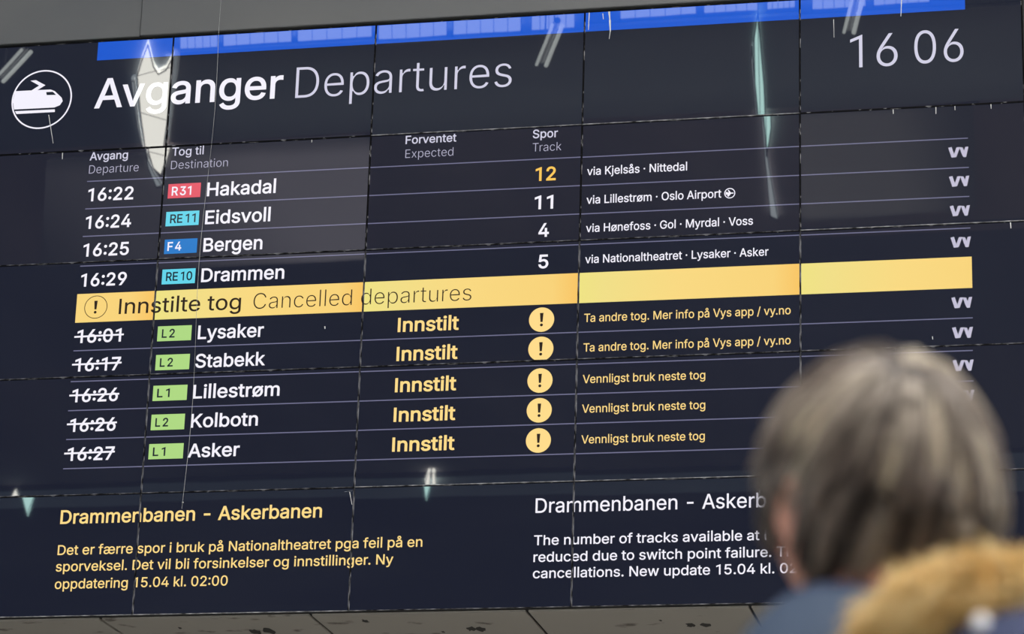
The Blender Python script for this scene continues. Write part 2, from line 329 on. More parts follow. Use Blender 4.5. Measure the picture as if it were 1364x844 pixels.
# ------------------------------------------------------------------ lettering: outlines of a plain grotesque, cap height 509
GLYPHS = {
'\u2009':(95,''),
'-':(453,'263,244,337,244,337,226 337,207,337,188,263,188 188,188,114,188,114,207 114,226,114,244,188,244'),
'.':(188,'108,-4,95,-4,83,-4 72,0,63,9,54,18 50,28,50,41,50,54 54,65,63,73,72,82 83,87,95,87,108,87 119,82,128,73,137,65 141,54,141,41,141,28 137,18,128,9,119,0'),
'/':(249,'216,533,235,533,180,330 126,127,71,-76,52,-76 33,-76,14,-76,69,127 124,330,178,533,197,533'),
'0':(453,'264,-7,227,-7,189,-7 157,3,130,24,103,45 83,74,69,113,55,152 48,199,48,254,48,309 55,356,69,395,83,434 104,464,130,484,157,505 189,516,227,516,264,516 296,505,323,484,350,464 370,434,384,395,398,356 405,309,405,254,405,199 398,152,384,113,370,74 350,45,323,24,297,3|202,50,227,50,252,50 273,58,290,74,308,90 321,113,330,144,339,174 344,211,344,254,344,297 339,334,330,365,321,395 308,419,290,435,273,451 252,460,227,460,202,460 180,451,163,435,146,419 132,395,123,365,114,334 109,297,109,254,109,211 114,174,123,144,132,113 146,90,163,74,180,58'),
'2':(453,'172,0,64,0,64,16 64,32,64,47,121,108 177,168,234,229,254,249 270,267,282,282,295,298 304,313,311,327,317,341 320,356,320,371,320,390 316,405,308,419,299,432 288,442,273,449,259,456 242,460,224,460,204,460 187,456,172,447,158,439 147,428,139,413,131,399 127,382,127,362,107,362 86,362,66,362,66,392 72,419,86,442,100,465 119,483,143,496,167,509 194,516,225,516,255,516 282,509,306,497,329,484 348,467,361,445,374,424 381,399,381,372,381,354 378,335,371,318,364,300 353,280,336,259,319,237 296,211,267,180,229,140 191,100,153,60,153,59 153,58,153,57,231,57 310,57,389,57,389,38 389,19,389,0,281,0'),
'3':(453,'252,-7,218,-7,187,-7 158,-1,133,10,107,21 86,37,70,57,54,78 46,103,44,132,66,132 87,132,109,132,111,114 117,99,126,87,136,75 149,65,165,59,181,53 199,50,219,50,239,50 258,53,275,61,292,68 305,79,315,93,324,107 329,124,329,145,329,163 325,181,316,196,307,212 293,224,275,234,256,243 231,248,201,248,186,248 172,248,157,248,157,265 157,282,157,299,200,349 244,399,288,448,288,450 288,451,288,452,215,452 142,452,70,452,70,471 70,490,70,509,171,509 272,509,372,509,372,493 372,477,372,461,319,400 265,339,211,278,211,282 211,285,211,289,249,293 281,288,308,276,335,263 356,246,371,222,386,199 393,173,393,145,393,115 385,89,370,66,355,43 335,25,309,12,282,0'),
'4':(453,'164,105,40,105,40,123 40,141,40,158,109,275 178,392,247,509,268,509 289,509,311,509,243,394 176,280,109,166,109,165 109,164,109,163,210,163 312,163,413,163,413,144 413,125,413,105,289,105|302,0,282,0,282,40 282,81,282,121,282,130 282,138,282,146,282,203 282,260,282,318,302,318 322,318,343,318,343,212 343,106,343,0,322,0'),
'5':(453,'254,-7,221,-7,191,-7 164,-1,140,11,116,23 97,39,83,60,69,81 61,104,60,130,81,130 101,130,122,130,124,115 129,101,138,89,147,77 159,67,173,60,188,53 204,50,221,50,242,50 260,55,276,64,292,74 305,87,314,104,323,121 328,141,328,162,328,184 323,204,314,221,304,238 291,252,275,262,258,272 239,277,218,277,201,277 184,274,167,268,151,263 138,255,128,246,108,248 88,250,67,253,77,338 86,423,96,509,186,509 276,509,366,509,366,490 366,471,366,452,294,452 222,452,151,452,145,402 139,352,134,301,135,301 135,301,136,301,147,311 161,319,178,325,194,331 211,334,229,334,253,334 274,329,294,321,313,313 331,301,345,285,359,270 371,252,379,231,387,210 391,188,391,163,391,130 384,101,369,76,354,50 334,30,309,15,283,1'),
'6':(453,'258,-7,226,-7,195,-7 167,0,142,15,118,29 98,49,84,74,71,100 64,129,64,162,64,186 69,212,80,239,91,266 110,300,137,340,176,396 214,453,252,509,276,509 299,509,322,509,265,426 208,344,151,261,149,261 147,261,145,261,150,271 157,280,165,288,174,296 184,302,196,307,207,312 221,314,235,314,266,314 293,308,316,295,339,282 357,263,370,240,382,216 389,189,389,157,389,125 382,97,368,73,354,48 334,28,310,14,286,0|207,48,226,48,246,48 264,53,279,63,294,72 306,85,314,101,323,118 327,136,327,157,327,178 323,197,314,213,306,230 294,242,279,251,264,261 246,265,226,265,207,265 189,261,174,252,159,243 147,230,138,214,129,198 125,179,125,158,125,137 129,118,138,102,147,85 159,72,174,63,189,53'),
'7':(453,'120,0,97,0,172,149 248,299,323,448,323,450 323,451,323,452,236,452 149,452,62,452,62,471 62,490,62,509,172,509 281,509,391,509,391,489 391,469,391,449,315,299 240,150,165,0,142,0'),
'8':(453,'260,-7,226,-7,192,-7 162,-1,136,11,109,24 89,40,74,62,59,83 52,108,52,135,52,157 56,177,65,195,74,213 86,229,101,241,116,253 133,261,153,265,153,265 153,266,153,267,128,273 108,287,93,308,78,329 70,353,70,380,70,406 77,429,90,450,104,470 122,486,146,498,169,510 196,516,226,516,256,516 283,510,306,498,329,486 348,470,361,450,375,429 382,406,382,380,382,353 374,329,359,308,344,287 325,273,300,267,300,266 300,265,300,265,319,261 336,253,351,241,366,229 378,213,387,195,396,177 401,157,401,135,401,108 393,83,378,62,364,40 343,24,317,11,291,-1|204,49,226,49,249,49 268,53,285,60,301,68 314,78,323,91,332,105 337,121,337,139,337,158 332,174,322,189,313,203 300,214,283,223,266,231 247,235,226,235,205,235 186,231,169,223,152,214 139,203,130,189,120,174 115,158,115,139,115,121 120,105,129,91,138,78 151,68,167,60,184,53|208,290,226,290,244,290 260,293,274,300,288,307 299,318,307,330,315,343 319,358,319,376,319,393 315,407,308,420,300,433 289,443,275,449,261,456 245,460,226,460,208,460 191,456,177,449,163,443 152,433,145,420,137,407 133,393,133,376,133,358 137,343,145,330,152,318 163,307,178,300,192,293'),
'9':(453,'195,516,226,516,258,516 286,508,310,494,335,480 354,460,368,434,382,409 389,380,389,347,389,323 383,297,373,270,362,243 343,209,315,168,277,112 239,56,200,0,177,0 154,0,130,0,187,83 244,165,301,248,303,248 305,248,307,248,303,238 296,229,287,221,279,213 269,207,257,202,245,197 232,195,218,195,187,195 160,201,137,214,114,227 96,245,83,269,70,292 64,320,64,352,64,384 71,412,85,436,99,461 118,480,143,494,167,508|246,460,226,460,207,460 189,456,174,446,159,437 147,424,138,407,130,391 125,372,125,352,125,330 130,312,138,295,147,279 159,266,174,257,189,248 207,243,226,243,246,243 263,248,279,257,294,266 306,279,314,295,323,311 327,330,327,350,327,372 323,391,314,407,306,424 294,437,279,446,264,456'),
'A':(480,'39,0,16,0,78,170 140,339,201,509,226,509 251,509,276,509,338,339 401,170,463,0,440,0 418,0,395,0,359,101 323,202,287,302,281,321 273,344,264,372,255,400 245,435,232,478,236,478 241,478,245,478,233,435 222,399,213,371,204,343 196,320,191,302,155,202 120,101,85,0,62,0|197,142,110,142,110,161 110,180,110,199,197,199 283,199,370,199,370,180 370,161,370,142,283,142'),
'B':(456,'122,0,60,0,60,170 60,339,60,509,120,509 181,509,241,509,276,509 306,503,329,491,352,479 369,462,381,442,392,422 398,399,398,374,398,352 394,334,387,320,379,306 369,294,356,286,344,277 330,271,315,267,315,265 315,264,315,262,331,261 347,255,363,245,379,235 392,221,402,203,413,185 418,163,418,136,418,111 412,87,400,67,388,46 370,30,344,18,319,6 287,0,247,0,184,0|125,115,125,57,165,57 205,57,245,57,284,57 313,65,330,80,347,95 355,114,355,137,355,154 351,170,342,184,334,198 321,209,306,218,290,227 271,231,248,231,207,231 166,231,125,231,125,173|125,341,125,285,162,285 200,285,238,285,257,285 273,289,288,296,303,303 315,313,323,326,332,339 336,355,336,372,336,395 328,414,313,429,297,444 273,452,240,452,202,452 163,452,125,452,125,396'),
'C':(510,'293,-7,267,-7,223,-7 184,4,150,25,116,46 89,76,70,115,50,154 40,201,40,254,40,308 50,354,70,393,89,432 116,462,150,484,184,505 223,516,267,516,293,516 317,512,340,504,363,497 384,486,402,471,420,457 436,439,448,418,460,398 468,374,473,348,451,348 430,348,408,348,404,366 398,381,389,395,381,408 370,419,357,428,345,438 331,444,315,449,300,454 284,456,267,456,236,456 208,448,184,432,159,417 139,394,125,364,111,334 103,297,103,254,103,211 111,175,125,145,140,115 159,92,184,76,209,61 236,53,267,53,284,53 300,55,315,60,331,65 345,71,357,81,370,90 381,101,389,114,398,128 404,143,408,160,430,160 451,160,473,160,469,135 460,111,448,91,436,70 421,52,402,38,384,23 363,12,341,5,318,-3'),
'D':(502,'271,0,219,0,178,0 137,0,96,0,96,19 96,38,96,57,136,57 175,57,215,57,256,57 291,65,318,81,345,97 366,119,379,149,392,179 399,214,399,255,399,296 392,331,379,361,366,390 346,412,320,428,293,444 260,452,221,452,178,452 136,452,93,452,93,471 93,490,93,509,137,509 181,509,225,509,275,509 317,499,353,478,388,458 415,429,433,391,452,353 462,308,462,255,462,202 452,157,433,119,414,81 387,51,351,31,314,10|103,509,125,509,125,339 125,170,125,0,103,0 82,0,60,0,60,170 60,339,60,509,82,509'),
'E':(419,'165,0,60,0,60,170 60,339,60,509,164,509 268,509,372,509,372,490 372,471,372,452,290,452 207,452,125,452,125,396 125,341,125,286,202,286 278,286,355,286,355,267 355,248,355,229,278,229 202,229,125,229,125,172 125,114,125,57,208,57 292,57,375,57,375,38 375,19,375,0,270,0'),
'F':(410,'82,0,60,0,60,170 60,339,60,509,163,509 266,509,369,509,369,490 369,471,369,452,288,452 206,452,125,452,125,394 125,336,125,278,198,278 272,278,346,278,346,259 346,240,346,221,272,221 198,221,125,221,125,147 125,74,125,0,103,0'),
'G':(520,'309,-7,269,-7,223,-7 184,4,149,25,115,46 88,77,69,116,50,155 40,201,40,254,40,308 50,354,69,393,88,432 115,462,149,484,183,505 221,516,265,516,292,516 317,512,340,504,364,496 385,484,403,469,422,454 437,437,449,416,461,396 470,373,474,349,452,349 430,349,408,349,403,365 396,380,387,393,379,406 368,417,356,427,344,436 330,444,315,448,300,453 283,456,265,456,235,456 208,448,183,432,159,417 139,394,125,364,111,334 103,297,103,254,103,211 111,175,125,145,140,115 159,92,184,76,209,61 237,53,269,53,297,53 323,59,345,71,367,83 384,101,396,123,409,146 415,172,415,202,421,201 428,200,434,199,384,199 333,199,283,199,283,218 283,237,283,256,348,256 413,256,478,256,478,237 478,219,478,200,478,158 469,122,451,91,433,60 408,36,377,19,345,2'),
'H':(517,'82,0,60,0,60,170 60,339,60,509,82,509 103,509,125,509,125,435 125,362,125,289,214,289 303,289,392,289,392,362 392,435,392,509,414,509 435,509,457,509,457,339 457,170,457,0,435,0 414,0,392,0,392,77 392,155,392,232,303,232 214,232,125,232,125,155 125,77,125,0,103,0'),
'K':(467,'146,189,104,145,104,169 104,193,104,216,116,232 128,247,139,261,151,275 162,290,174,303,187,317 199,331,212,344,262,399 313,454,364,509,392,509 420,509,448,509,376,431 304,353,231,276,230,276 229,276,228,276,187,233|82,0,60,0,60,170 60,339,60,509,82,509 103,509,125,509,125,451 125,392,125,334,124,298 124,261,124,225,124,214 124,204,125,193,125,129 125,64,125,0,103,0|398,0,372,0,311,86 249,173,188,259,201,276 215,293,228,309,302,206 375,103,449,0,423,0'),
'L':(393,'160,0,60,0,60,170 60,339,60,509,82,509 103,509,125,509,125,358 125,208,125,57,203,57 282,57,361,57,361,38 361,19,361,0,261,0'),
'M':(628,'81,0,60,0,60,170 60,339,60,509,91,509 121,509,152,509,193,402 235,294,277,187,280,180 284,170,287,159,291,148 295,136,299,123,303,110 307,97,311,84,315,71 319,59,322,49,317,49 312,49,307,49,310,59 314,70,318,83,322,95 326,108,330,121,334,134 338,147,342,158,346,170 349,179,352,187,394,294 435,402,476,509,507,509 537,509,568,509,568,339 568,170,568,0,547,0 525,0,504,0,504,97 504,194,504,291,504,302 504,314,504,327,505,340 505,354,505,369,505,383 506,398,506,413,506,428 507,443,507,457,509,457 511,457,513,457,508,441 503,426,498,409,492,393 487,378,482,363,477,348 472,334,467,322,463,309 459,299,456,291,418,194 380,97,342,0,323,0 305,0,286,0,248,97 209,194,170,291,167,299 163,309,159,321,155,333 150,346,145,361,140,376 135,391,129,408,124,424 118,441,112,457,114,457 117,457,119,457,119,444 120,431,120,416,120,401 121,387,121,372,121,357 121,342,122,328,122,315 122,302,122,291,122,194 122,97,122,0,101,0'),
'N':(523,'82,0,60,0,60,170 60,339,60,509,85,509 111,509,136,509,205,400 274,291,343,183,349,174 355,164,363,151,370,138 379,123,388,107,396,90 405,73,414,55,411,55 408,54,405,54,403,72 401,90,401,108,400,126 399,142,399,157,399,172 399,185,399,195,399,300 399,404,399,509,420,509 442,509,463,509,463,339 463,170,463,0,438,0 412,0,387,0,325,97 264,193,202,290,194,303 186,316,177,331,169,345 159,362,148,381,137,400 123,424,108,452,111,453 115,453,119,454,120,428 121,405,122,384,123,362 124,344,124,328,125,312 125,300,125,291,125,194 125,97,125,0,103,0'),
'O':(533,'311,-7,267,-7,223,-7 184,4,150,25,116,46 90,76,70,115,50,154 40,201,40,254,40,308 50,354,70,393,90,432 116,462,150,484,184,505 223,516,267,516,311,516 350,505,384,484,418,462 444,432,464,393,483,354 493,308,493,254,493,201 483,154,464,115,444,76 418,46,384,25,350,4|236,53,267,53,297,53 325,61,349,76,374,91 394,114,408,144,423,174 430,211,430,254,430,298 423,335,408,365,394,395 374,417,349,433,325,448 297,456,267,456,236,456 209,448,184,433,159,417 140,394,125,364,111,334 103,297,103,254,103,211 111,174,125,144,140,114 159,92,184,76,209,61'),
'R':(449,'82,0,60,0,60,170 60,339,60,509,119,509 177,509,236,509,275,509 307,502,333,489,359,475 378,457,390,433,403,410 409,382,409,352,409,321 403,295,390,271,378,248 359,230,333,217,307,204 275,198,236,198,189,198 143,198,96,198,96,217 96,236,96,255,142,255 188,255,234,255,260,255 281,259,298,267,314,275 326,286,334,300,341,315 345,332,345,352,345,372 341,390,334,405,326,420 314,431,298,440,281,448 259,452,233,452,197,452 161,452,125,452,125,301 125,151,125,0,103,0|378,0,353,0,312,76 271,153,230,229,254,229 279,229,303,229,344,153 386,76,428,0,403,0'),
'S':(447,'263,-9,224,-9,187,-9 155,-3,128,9,100,21 79,38,64,60,49,82 40,107,38,137,60,137 82,137,104,137,106,117 112,101,123,88,134,75 149,65,166,59,184,52 203,49,224,49,247,49 268,53,286,60,304,68 319,78,329,92,340,105 346,121,346,139,346,155 341,169,332,179,323,189 311,198,296,205,281,211 264,217,245,222,224,228 204,234,184,239,142,251 109,268,86,289,63,311 52,339,52,372,52,401 60,426,75,448,90,469 111,486,138,498,164,510 194,516,227,516,261,516 290,510,316,498,342,486 362,469,377,449,392,428 400,404,401,378,380,378 358,378,337,378,335,403 323,423,302,437,281,451 256,459,225,459,203,459 184,455,167,448,151,441 138,431,129,418,120,406 115,391,115,376,115,358 120,344,131,334,142,323 154,314,169,308,184,302 199,297,212,293,230,289 247,284,264,279,279,275 295,270,312,264,328,257 344,248,359,238,373,227 385,214,395,198,404,181 408,162,408,139,408,111 401,86,386,64,372,41 351,24,323,11,296,-2'),
'T':(449,'85,452,32,452,32,471 32,490,32,509,160,509 288,509,417,509,417,490 417,471,417,452,363,452 310,452,257,452,257,301 257,151,257,0,235,0 214,0,193,0,193,151 193,301,193,452,139,452'),
'V':(480,'229,0,204,0,141,170 79,339,16,509,39,509 62,509,84,509,120,408 156,307,192,206,198,189 206,166,215,137,224,109 235,73,248,31,243,31 239,31,235,31,247,74 258,110,267,138,276,166 284,189,290,206,325,307 360,408,395,509,417,509 440,509,463,509,401,339 340,170,278,0,253,0'),
'a':(389,'182,-9,160,-9,136,-9 114,-4,94,5,75,14 59,27,48,45,36,62 30,83,30,108,30,130 35,147,43,161,52,175 63,185,78,193,92,201 108,207,125,211,143,215 160,218,178,220,201,223 219,225,234,227,248,228 258,231,265,235,272,239 276,245,276,255,276,255 276,256,276,257,276,272 273,286,267,297,261,308 252,316,240,322,228,328 213,331,196,331,178,331 162,328,149,322,136,317 126,309,118,301,110,292 104,283,100,274,80,280 61,285,41,291,50,314 62,332,79,346,95,360 113,369,133,375,153,381 173,384,194,384,208,384 223,383,239,379,255,376 271,370,286,360,301,351 313,338,322,320,332,303 337,280,337,251,337,168 337,84,337,0,317,0 297,0,277,0,277,17 277,35,277,52,275,52 274,52,272,52,268,43 261,34,252,25,243,15 230,7,215,1,200,-5|155,45,170,45,193,45 212,50,228,59,243,68 255,79,263,93,271,107 276,122,276,138,276,155 276,173,276,190,273,187 268,184,259,182,251,180 242,178,231,176,221,174 210,172,200,171,190,170 182,169,175,168,161,166 147,163,134,159,121,154 111,148,103,139,96,131 92,119,92,105,92,92 95,81,102,72,109,63 118,57,130,52,142,48'),
'b':(424,'261,-8,229,-8,206,-8 187,-4,172,4,158,12 146,21,138,31,129,42 123,51,118,59,116,59 114,59,112,59,112,39 112,20,112,0,92,0 72,0,53,0,53,170 53,339,53,509,73,509 93,509,114,509,114,446 114,382,114,319,115,319 117,319,118,319,123,327 129,336,137,346,145,356 157,365,171,373,186,381 205,384,229,384,261,384 289,376,313,361,337,345 356,322,370,293,383,263 390,229,390,189,390,149 383,114,370,84,356,55 337,32,313,16,289,0|197,47,220,47,244,47 263,53,279,66,295,78 308,95,316,117,324,138 328,162,328,189,328,216 324,240,316,261,308,282 296,299,280,311,264,324 244,330,220,330,197,330 177,324,161,312,145,300 133,284,125,263,117,242 113,217,113,189,113,161 117,136,125,115,133,94 146,77,162,65,178,53'),
'c':(396,'226,-8,207,-8,173,-8 143,0,117,16,91,33 71,56,56,85,41,114 34,149,34,187,34,227 41,262,56,291,71,321 91,343,117,360,143,376 173,384,207,384,226,384 243,382,260,377,276,372 292,365,305,356,319,347 330,335,340,322,350,309 357,294,362,277,342,272 322,267,303,262,300,272 296,281,290,289,285,297 278,305,270,311,262,317 253,322,242,325,232,328 220,330,207,330,182,330 161,323,145,310,129,297 116,280,108,258,100,237 96,213,96,187,96,162 100,139,108,117,116,96 129,79,145,66,161,53 182,46,207,46,220,46 232,48,243,52,253,55 263,60,271,66,279,72 286,80,292,89,297,97 301,107,304,117,324,112 343,107,363,102,358,85 351,70,341,56,332,43 320,31,306,21,293,12 277,4,261,-1,244,-6'),
'd':(424,'219,-8,195,-8,164,-8 136,0,111,16,87,32 68,55,55,84,41,114 34,149,34,189,34,229 41,263,55,293,69,322 88,345,112,361,136,376 164,384,196,384,219,384 238,381,253,373,268,365 279,356,287,346,296,336 302,327,306,319,308,319 309,319,311,319,311,382 311,446,311,509,331,509 351,509,372,509,372,339 372,170,372,0,352,0 332,0,313,0,313,20 313,39,313,59,311,59 309,59,307,59,302,51 295,42,287,31,278,21 267,12,252,4,238,-4|181,47,205,47,227,47 247,53,263,65,279,77 291,94,299,115,308,136 312,161,312,189,312,217 308,242,300,263,292,284 279,300,263,312,247,324 228,330,205,330,181,330 161,324,145,311,129,299 116,282,108,261,100,240 96,216,96,189,96,162 100,138,109,117,117,95 129,78,145,66,161,53'),
'e':(404,'238,-8,212,-8,175,-8 143,0,117,16,90,33 70,56,56,85,41,114 34,148,34,187,34,226 41,260,55,290,69,319 89,343,115,359,141,376 171,384,205,384,226,384 246,381,266,374,285,367 303,356,319,341,335,326 348,306,357,282,366,258 371,228,371,194,371,186 371,178,371,169,272,169 174,169,75,169,75,187 75,204,75,221,163,221 250,221,338,221,329,215 319,208,310,202,310,227 306,249,298,269,290,288 278,303,263,314,247,325 228,330,205,330,182,330 163,325,146,313,130,302 118,288,109,270,100,251 96,232,96,211,96,200 96,189,96,178,96,150 101,126,110,106,120,87 134,72,151,61,168,51 189,46,212,46,228,46 241,48,254,53,266,57 277,64,285,73,294,82 301,93,306,105,325,101 345,96,365,91,359,71 349,54,335,39,321,24 303,13,283,4,262,-4'),
'f':(254,'154,379,228,379,228,362 228,344,228,327,154,327 80,327,6,327,6,344 6,362,6,379,80,379|101,0,81,0,81,144 81,288,81,432,81,453 86,471,96,486,106,500 119,511,135,519,152,526 169,530,187,530,201,530 213,529,222,527,232,525 238,523,243,521,238,503 233,486,227,468,224,470 220,471,215,472,210,473 203,474,195,474,176,474 163,469,154,460,146,451 142,437,142,419,142,279 142,140,142,0,121,0'),
'g':(425,'238,-151,207,-151,179,-151 155,-147,134,-140,113,-132 96,-123,82,-110,69,-98 58,-84,51,-69,67,-60 84,-50,101,-41,107,-49 113,-57,122,-66,130,-75 141,-82,154,-88,168,-94 186,-97,207,-97,238,-97 263,-90,282,-75,302,-60 311,-37,311,-6,311,19 311,44,311,68,310,68 308,68,306,68,301,60 295,51,287,41,278,32 267,23,252,16,238,8 219,5,195,5,164,5 137,12,113,27,88,41 69,62,55,90,41,118 34,152,34,191,34,230 41,264,55,293,69,322 88,345,112,361,137,376 165,384,196,384,220,384 239,381,253,373,268,365 280,356,288,346,297,336 303,327,308,319,309,319 311,319,313,319,313,339 313,359,313,379,333,379 353,379,372,379,372,250 372,121,372,-9,372,-42 365,-69,350,-90,335,-111 316,-126,291,-136,266,-146|181,59,205,59,228,59 248,64,264,75,280,86 292,101,300,121,308,141 312,165,312,193,312,220 308,243,300,264,292,284 280,301,264,312,248,324 228,330,205,330,181,330 161,324,145,312,129,299 117,283,109,262,100,242 96,219,96,193,96,166 100,143,109,123,117,103 129,87,145,76,162,65'),
'h':(410,'114,249,114,227,114,151 114,76,114,0,93,0 73,0,53,0,53,170 53,339,53,509,73,509 93,509,114,509,114,435 114,361,114,287,110,287 106,287,102,287,114,322 131,347,152,362,174,377 199,384,227,384,253,384 276,379,295,369,315,358 330,342,341,321,352,299 357,273,357,240,357,160 357,80,357,0,337,0 316,0,296,0,296,78 296,157,296,235,296,265 288,288,273,304,258,321 237,329,210,329,192,329 175,325,161,317,146,309 135,298,126,283,118,267'),
'i':(167,'73,0,53,0,53,126 53,253,53,379,73,379 93,379,114,379,114,253 114,126,114,0,93,0|95,443,84,443,72,443 62,447,54,455,45,462 41,472,41,483,41,494 45,504,54,512,62,520 72,524,84,524,95,524 106,520,114,512,122,504 126,494,126,483,126,472 122,462,114,455,106,447'),
'j':(167,'53,243,53,379,73,379 93,379,114,379,114,243 114,106,114,-30,114,-53 110,-73,102,-90,93,-107 81,-120,65,-129,48,-138 28,-143,4,-143,-1,-143 -5,-143,-10,-143,-10,-124 -10,-105,-10,-87,-6,-87 -2,-87,2,-87,20,-87 32,-82,40,-72,49,-62 53,-48,53,-29,53,107|95,443,83,443,72,443 62,447,53,455,45,462 41,472,41,483,41,494 45,504,53,512,62,520 72,524,83,524,95,524 105,520,114,512,122,504 126,494,126,483,126,472 122,462,114,455,105,447'),
'k':(381,'132,158,110,137,110,162 110,187,110,212,113,212 117,212,121,212,175,268 230,323,284,379,310,379 335,379,360,379,301,319 243,259,184,199,182,199 179,199,177,199,155,178|73,0,53,0,53,170 53,339,53,509,73,509 93,509,114,509,114,339 114,170,114,0,93,0|320,0,294,0,245,62 197,124,148,186,162,200 177,214,191,229,252,152 312,76,372,0,346,0'),
'm':(610,'73,0,53,0,53,126 53,253,53,379,72,379 92,379,112,379,112,351 112,323,112,295,111,295 109,295,108,295,113,316 121,332,132,346,144,359 157,369,172,376,187,383 203,386,219,386,247,386 270,378,287,361,305,344 316,322,321,295,318,295 315,295,312,295,317,313 325,329,337,343,349,357 364,367,381,375,398,382 416,386,437,386,459,386 479,381,497,372,515,362 530,348,541,328,551,309 557,285,557,255,557,170 557,85,557,0,536,0 516,0,496,0,496,85 496,169,496,254,496,281 488,301,473,313,457,325 439,330,419,330,402,330 387,327,374,320,362,313 352,303,345,290,339,278 335,263,335,247,335,165 335,82,335,0,315,0 295,0,274,0,274,87 274,173,274,260,274,281 267,298,253,311,239,324 221,330,199,330,185,330 171,327,158,320,144,313 134,303,126,289,118,276 114,258,114,238,114,159 114,79,114,0,93,0'),
'n':(410,'114,249,114,227,114,151 114,76,114,0,93,0 73,0,53,0,53,126 53,253,53,379,72,379 92,379,112,379,112,349 112,318,112,287,109,287 106,287,102,287,114,322 131,347,152,362,174,377 199,384,227,384,253,384 276,379,295,369,314,358 330,342,341,321,352,299 357,273,357,240,357,160 357,80,357,0,337,0 316,0,296,0,296,78 296,157,296,235,296,265 288,288,273,304,258,321 237,329,210,329,192,329 175,325,161,317,146,309 135,298,126,283,118,267'),
'o':(415,'242,-8,207,-8,173,-8 143,0,117,16,91,33 71,56,56,85,41,114 34,149,34,187,34,227 41,262,56,291,71,321 91,343,117,360,143,376 173,384,207,384,242,384 273,376,299,360,325,343 345,321,359,291,374,262 381,227,381,187,381,149 374,114,359,85,345,56 325,33,299,16,273,0|182,46,207,46,233,46 254,53,270,66,287,79 299,96,307,117,315,139 319,162,319,187,319,213 315,236,307,258,299,280 287,297,270,310,254,323 233,330,207,330,182,330 161,323,145,310,129,297 116,280,108,258,100,237 96,213,96,187,96,162 100,139,108,117,116,96 129,79,145,66,161,53'),
'p':(424,'73,-143,53,-143,53,31 53,205,53,379,72,379 92,379,112,379,112,359 112,339,112,319,114,319 116,319,118,319,123,327 129,336,137,346,145,356 157,365,171,373,186,381 205,384,229,384,261,384 289,376,313,361,337,345 356,322,370,293,383,263 390,229,390,189,390,149 383,114,370,84,356,55 337,32,313,16,289,0 261,-8,229,-8,206,-8 187,-4,173,4,158,12 146,21,138,31,130,42 123,51,118,59,117,59 115,59,114,59,114,-8 114,-76,114,-143,93,-143|197,47,220,47,244,47 263,53,279,66,295,78 308,95,316,117,324,138 328,162,328,189,328,216 324,240,316,261,308,282 296,299,280,311,264,324 244,330,220,330,197,330 177,324,161,312,145,300 133,284,125,263,117,242 113,217,113,189,113,161 117,136,125,115,133,94 146,77,162,65,178,53'),
'r':(259,'73,0,53,0,53,126 53,253,53,379,72,379 92,379,112,379,112,360 112,340,112,321,113,321 114,321,115,321,122,340 135,355,152,367,170,379 190,385,213,385,218,385 223,385,229,384,235,384 240,384,243,384,243,363 243,343,243,322,242,323 237,323,230,324,223,325 215,326,207,326,189,326 173,322,159,315,145,307 134,297,126,284,118,270 114,255,114,237,114,158 114,79,114,0,93,0'),
's':(365,'211,-8,182,-8,156,-8 133,-4,112,3,92,11 75,23,62,38,49,53 40,72,36,94,55,98 74,102,94,107,99,86 109,70,124,60,139,50 158,45,181,45,208,45 229,51,244,62,260,74 268,87,268,103,268,116 263,127,254,136,245,144 231,151,212,155,191,160 170,165,149,170,115,178 89,191,72,208,55,225 47,247,47,274,47,296 53,315,65,332,77,348 94,361,115,370,136,380 160,384,187,384,213,384 235,380,254,372,272,365 287,353,299,339,310,325 319,309,324,290,305,286 287,281,268,277,263,292 255,304,243,316,230,327 212,333,187,333,165,333 146,327,131,317,116,306 109,293,109,277,109,263 114,252,124,243,134,235 150,228,172,223,191,218 210,214,229,209,264,201 290,188,306,171,323,154 331,133,331,107,331,84 325,64,312,47,300,30 282,16,260,6,237,-3'),
't':(227,'138,379,204,379,204,362 204,344,204,327,138,327 72,327,6,327,6,344 6,362,6,379,72,379|65,345,65,471,85,471 106,471,126,471,126,347 126,222,126,98,126,81 129,69,136,61,143,54 154,50,170,50,174,50 179,50,185,51,191,52 197,53,202,54,206,36 209,19,213,2,207,0 200,-2,192,-3,184,-4 176,-4,168,-4,136,-4 110,4,92,21,74,38 65,62,65,93,65,219'),
'u':(410,'211,-5,182,-5,157,-5 134,0,115,11,95,21 80,37,69,59,58,80 53,107,53,139,53,219 53,299,53,379,73,379 93,379,114,379,114,301 114,222,114,144,114,114 121,91,137,75,152,58 173,50,200,50,218,50 235,54,249,62,264,70 275,81,283,97,292,112 296,131,296,153,296,228 296,304,296,379,316,379 337,379,357,379,357,253 357,126,357,0,337,0 318,0,298,0,298,31 298,61,298,92,301,92 304,92,307,92,295,57 279,32,257,17,235,2'),
'v':(389,'184,0,163,0,114,126 66,253,17,379,40,379 62,379,84,379,111,305 138,230,165,155,174,132 181,110,187,87,193,64 199,42,206,21,198,21 191,21,184,21,191,42 197,64,203,87,209,110 216,132,224,155,251,230 278,305,305,379,327,379 349,379,371,379,323,253 275,126,226,0,205,0'),
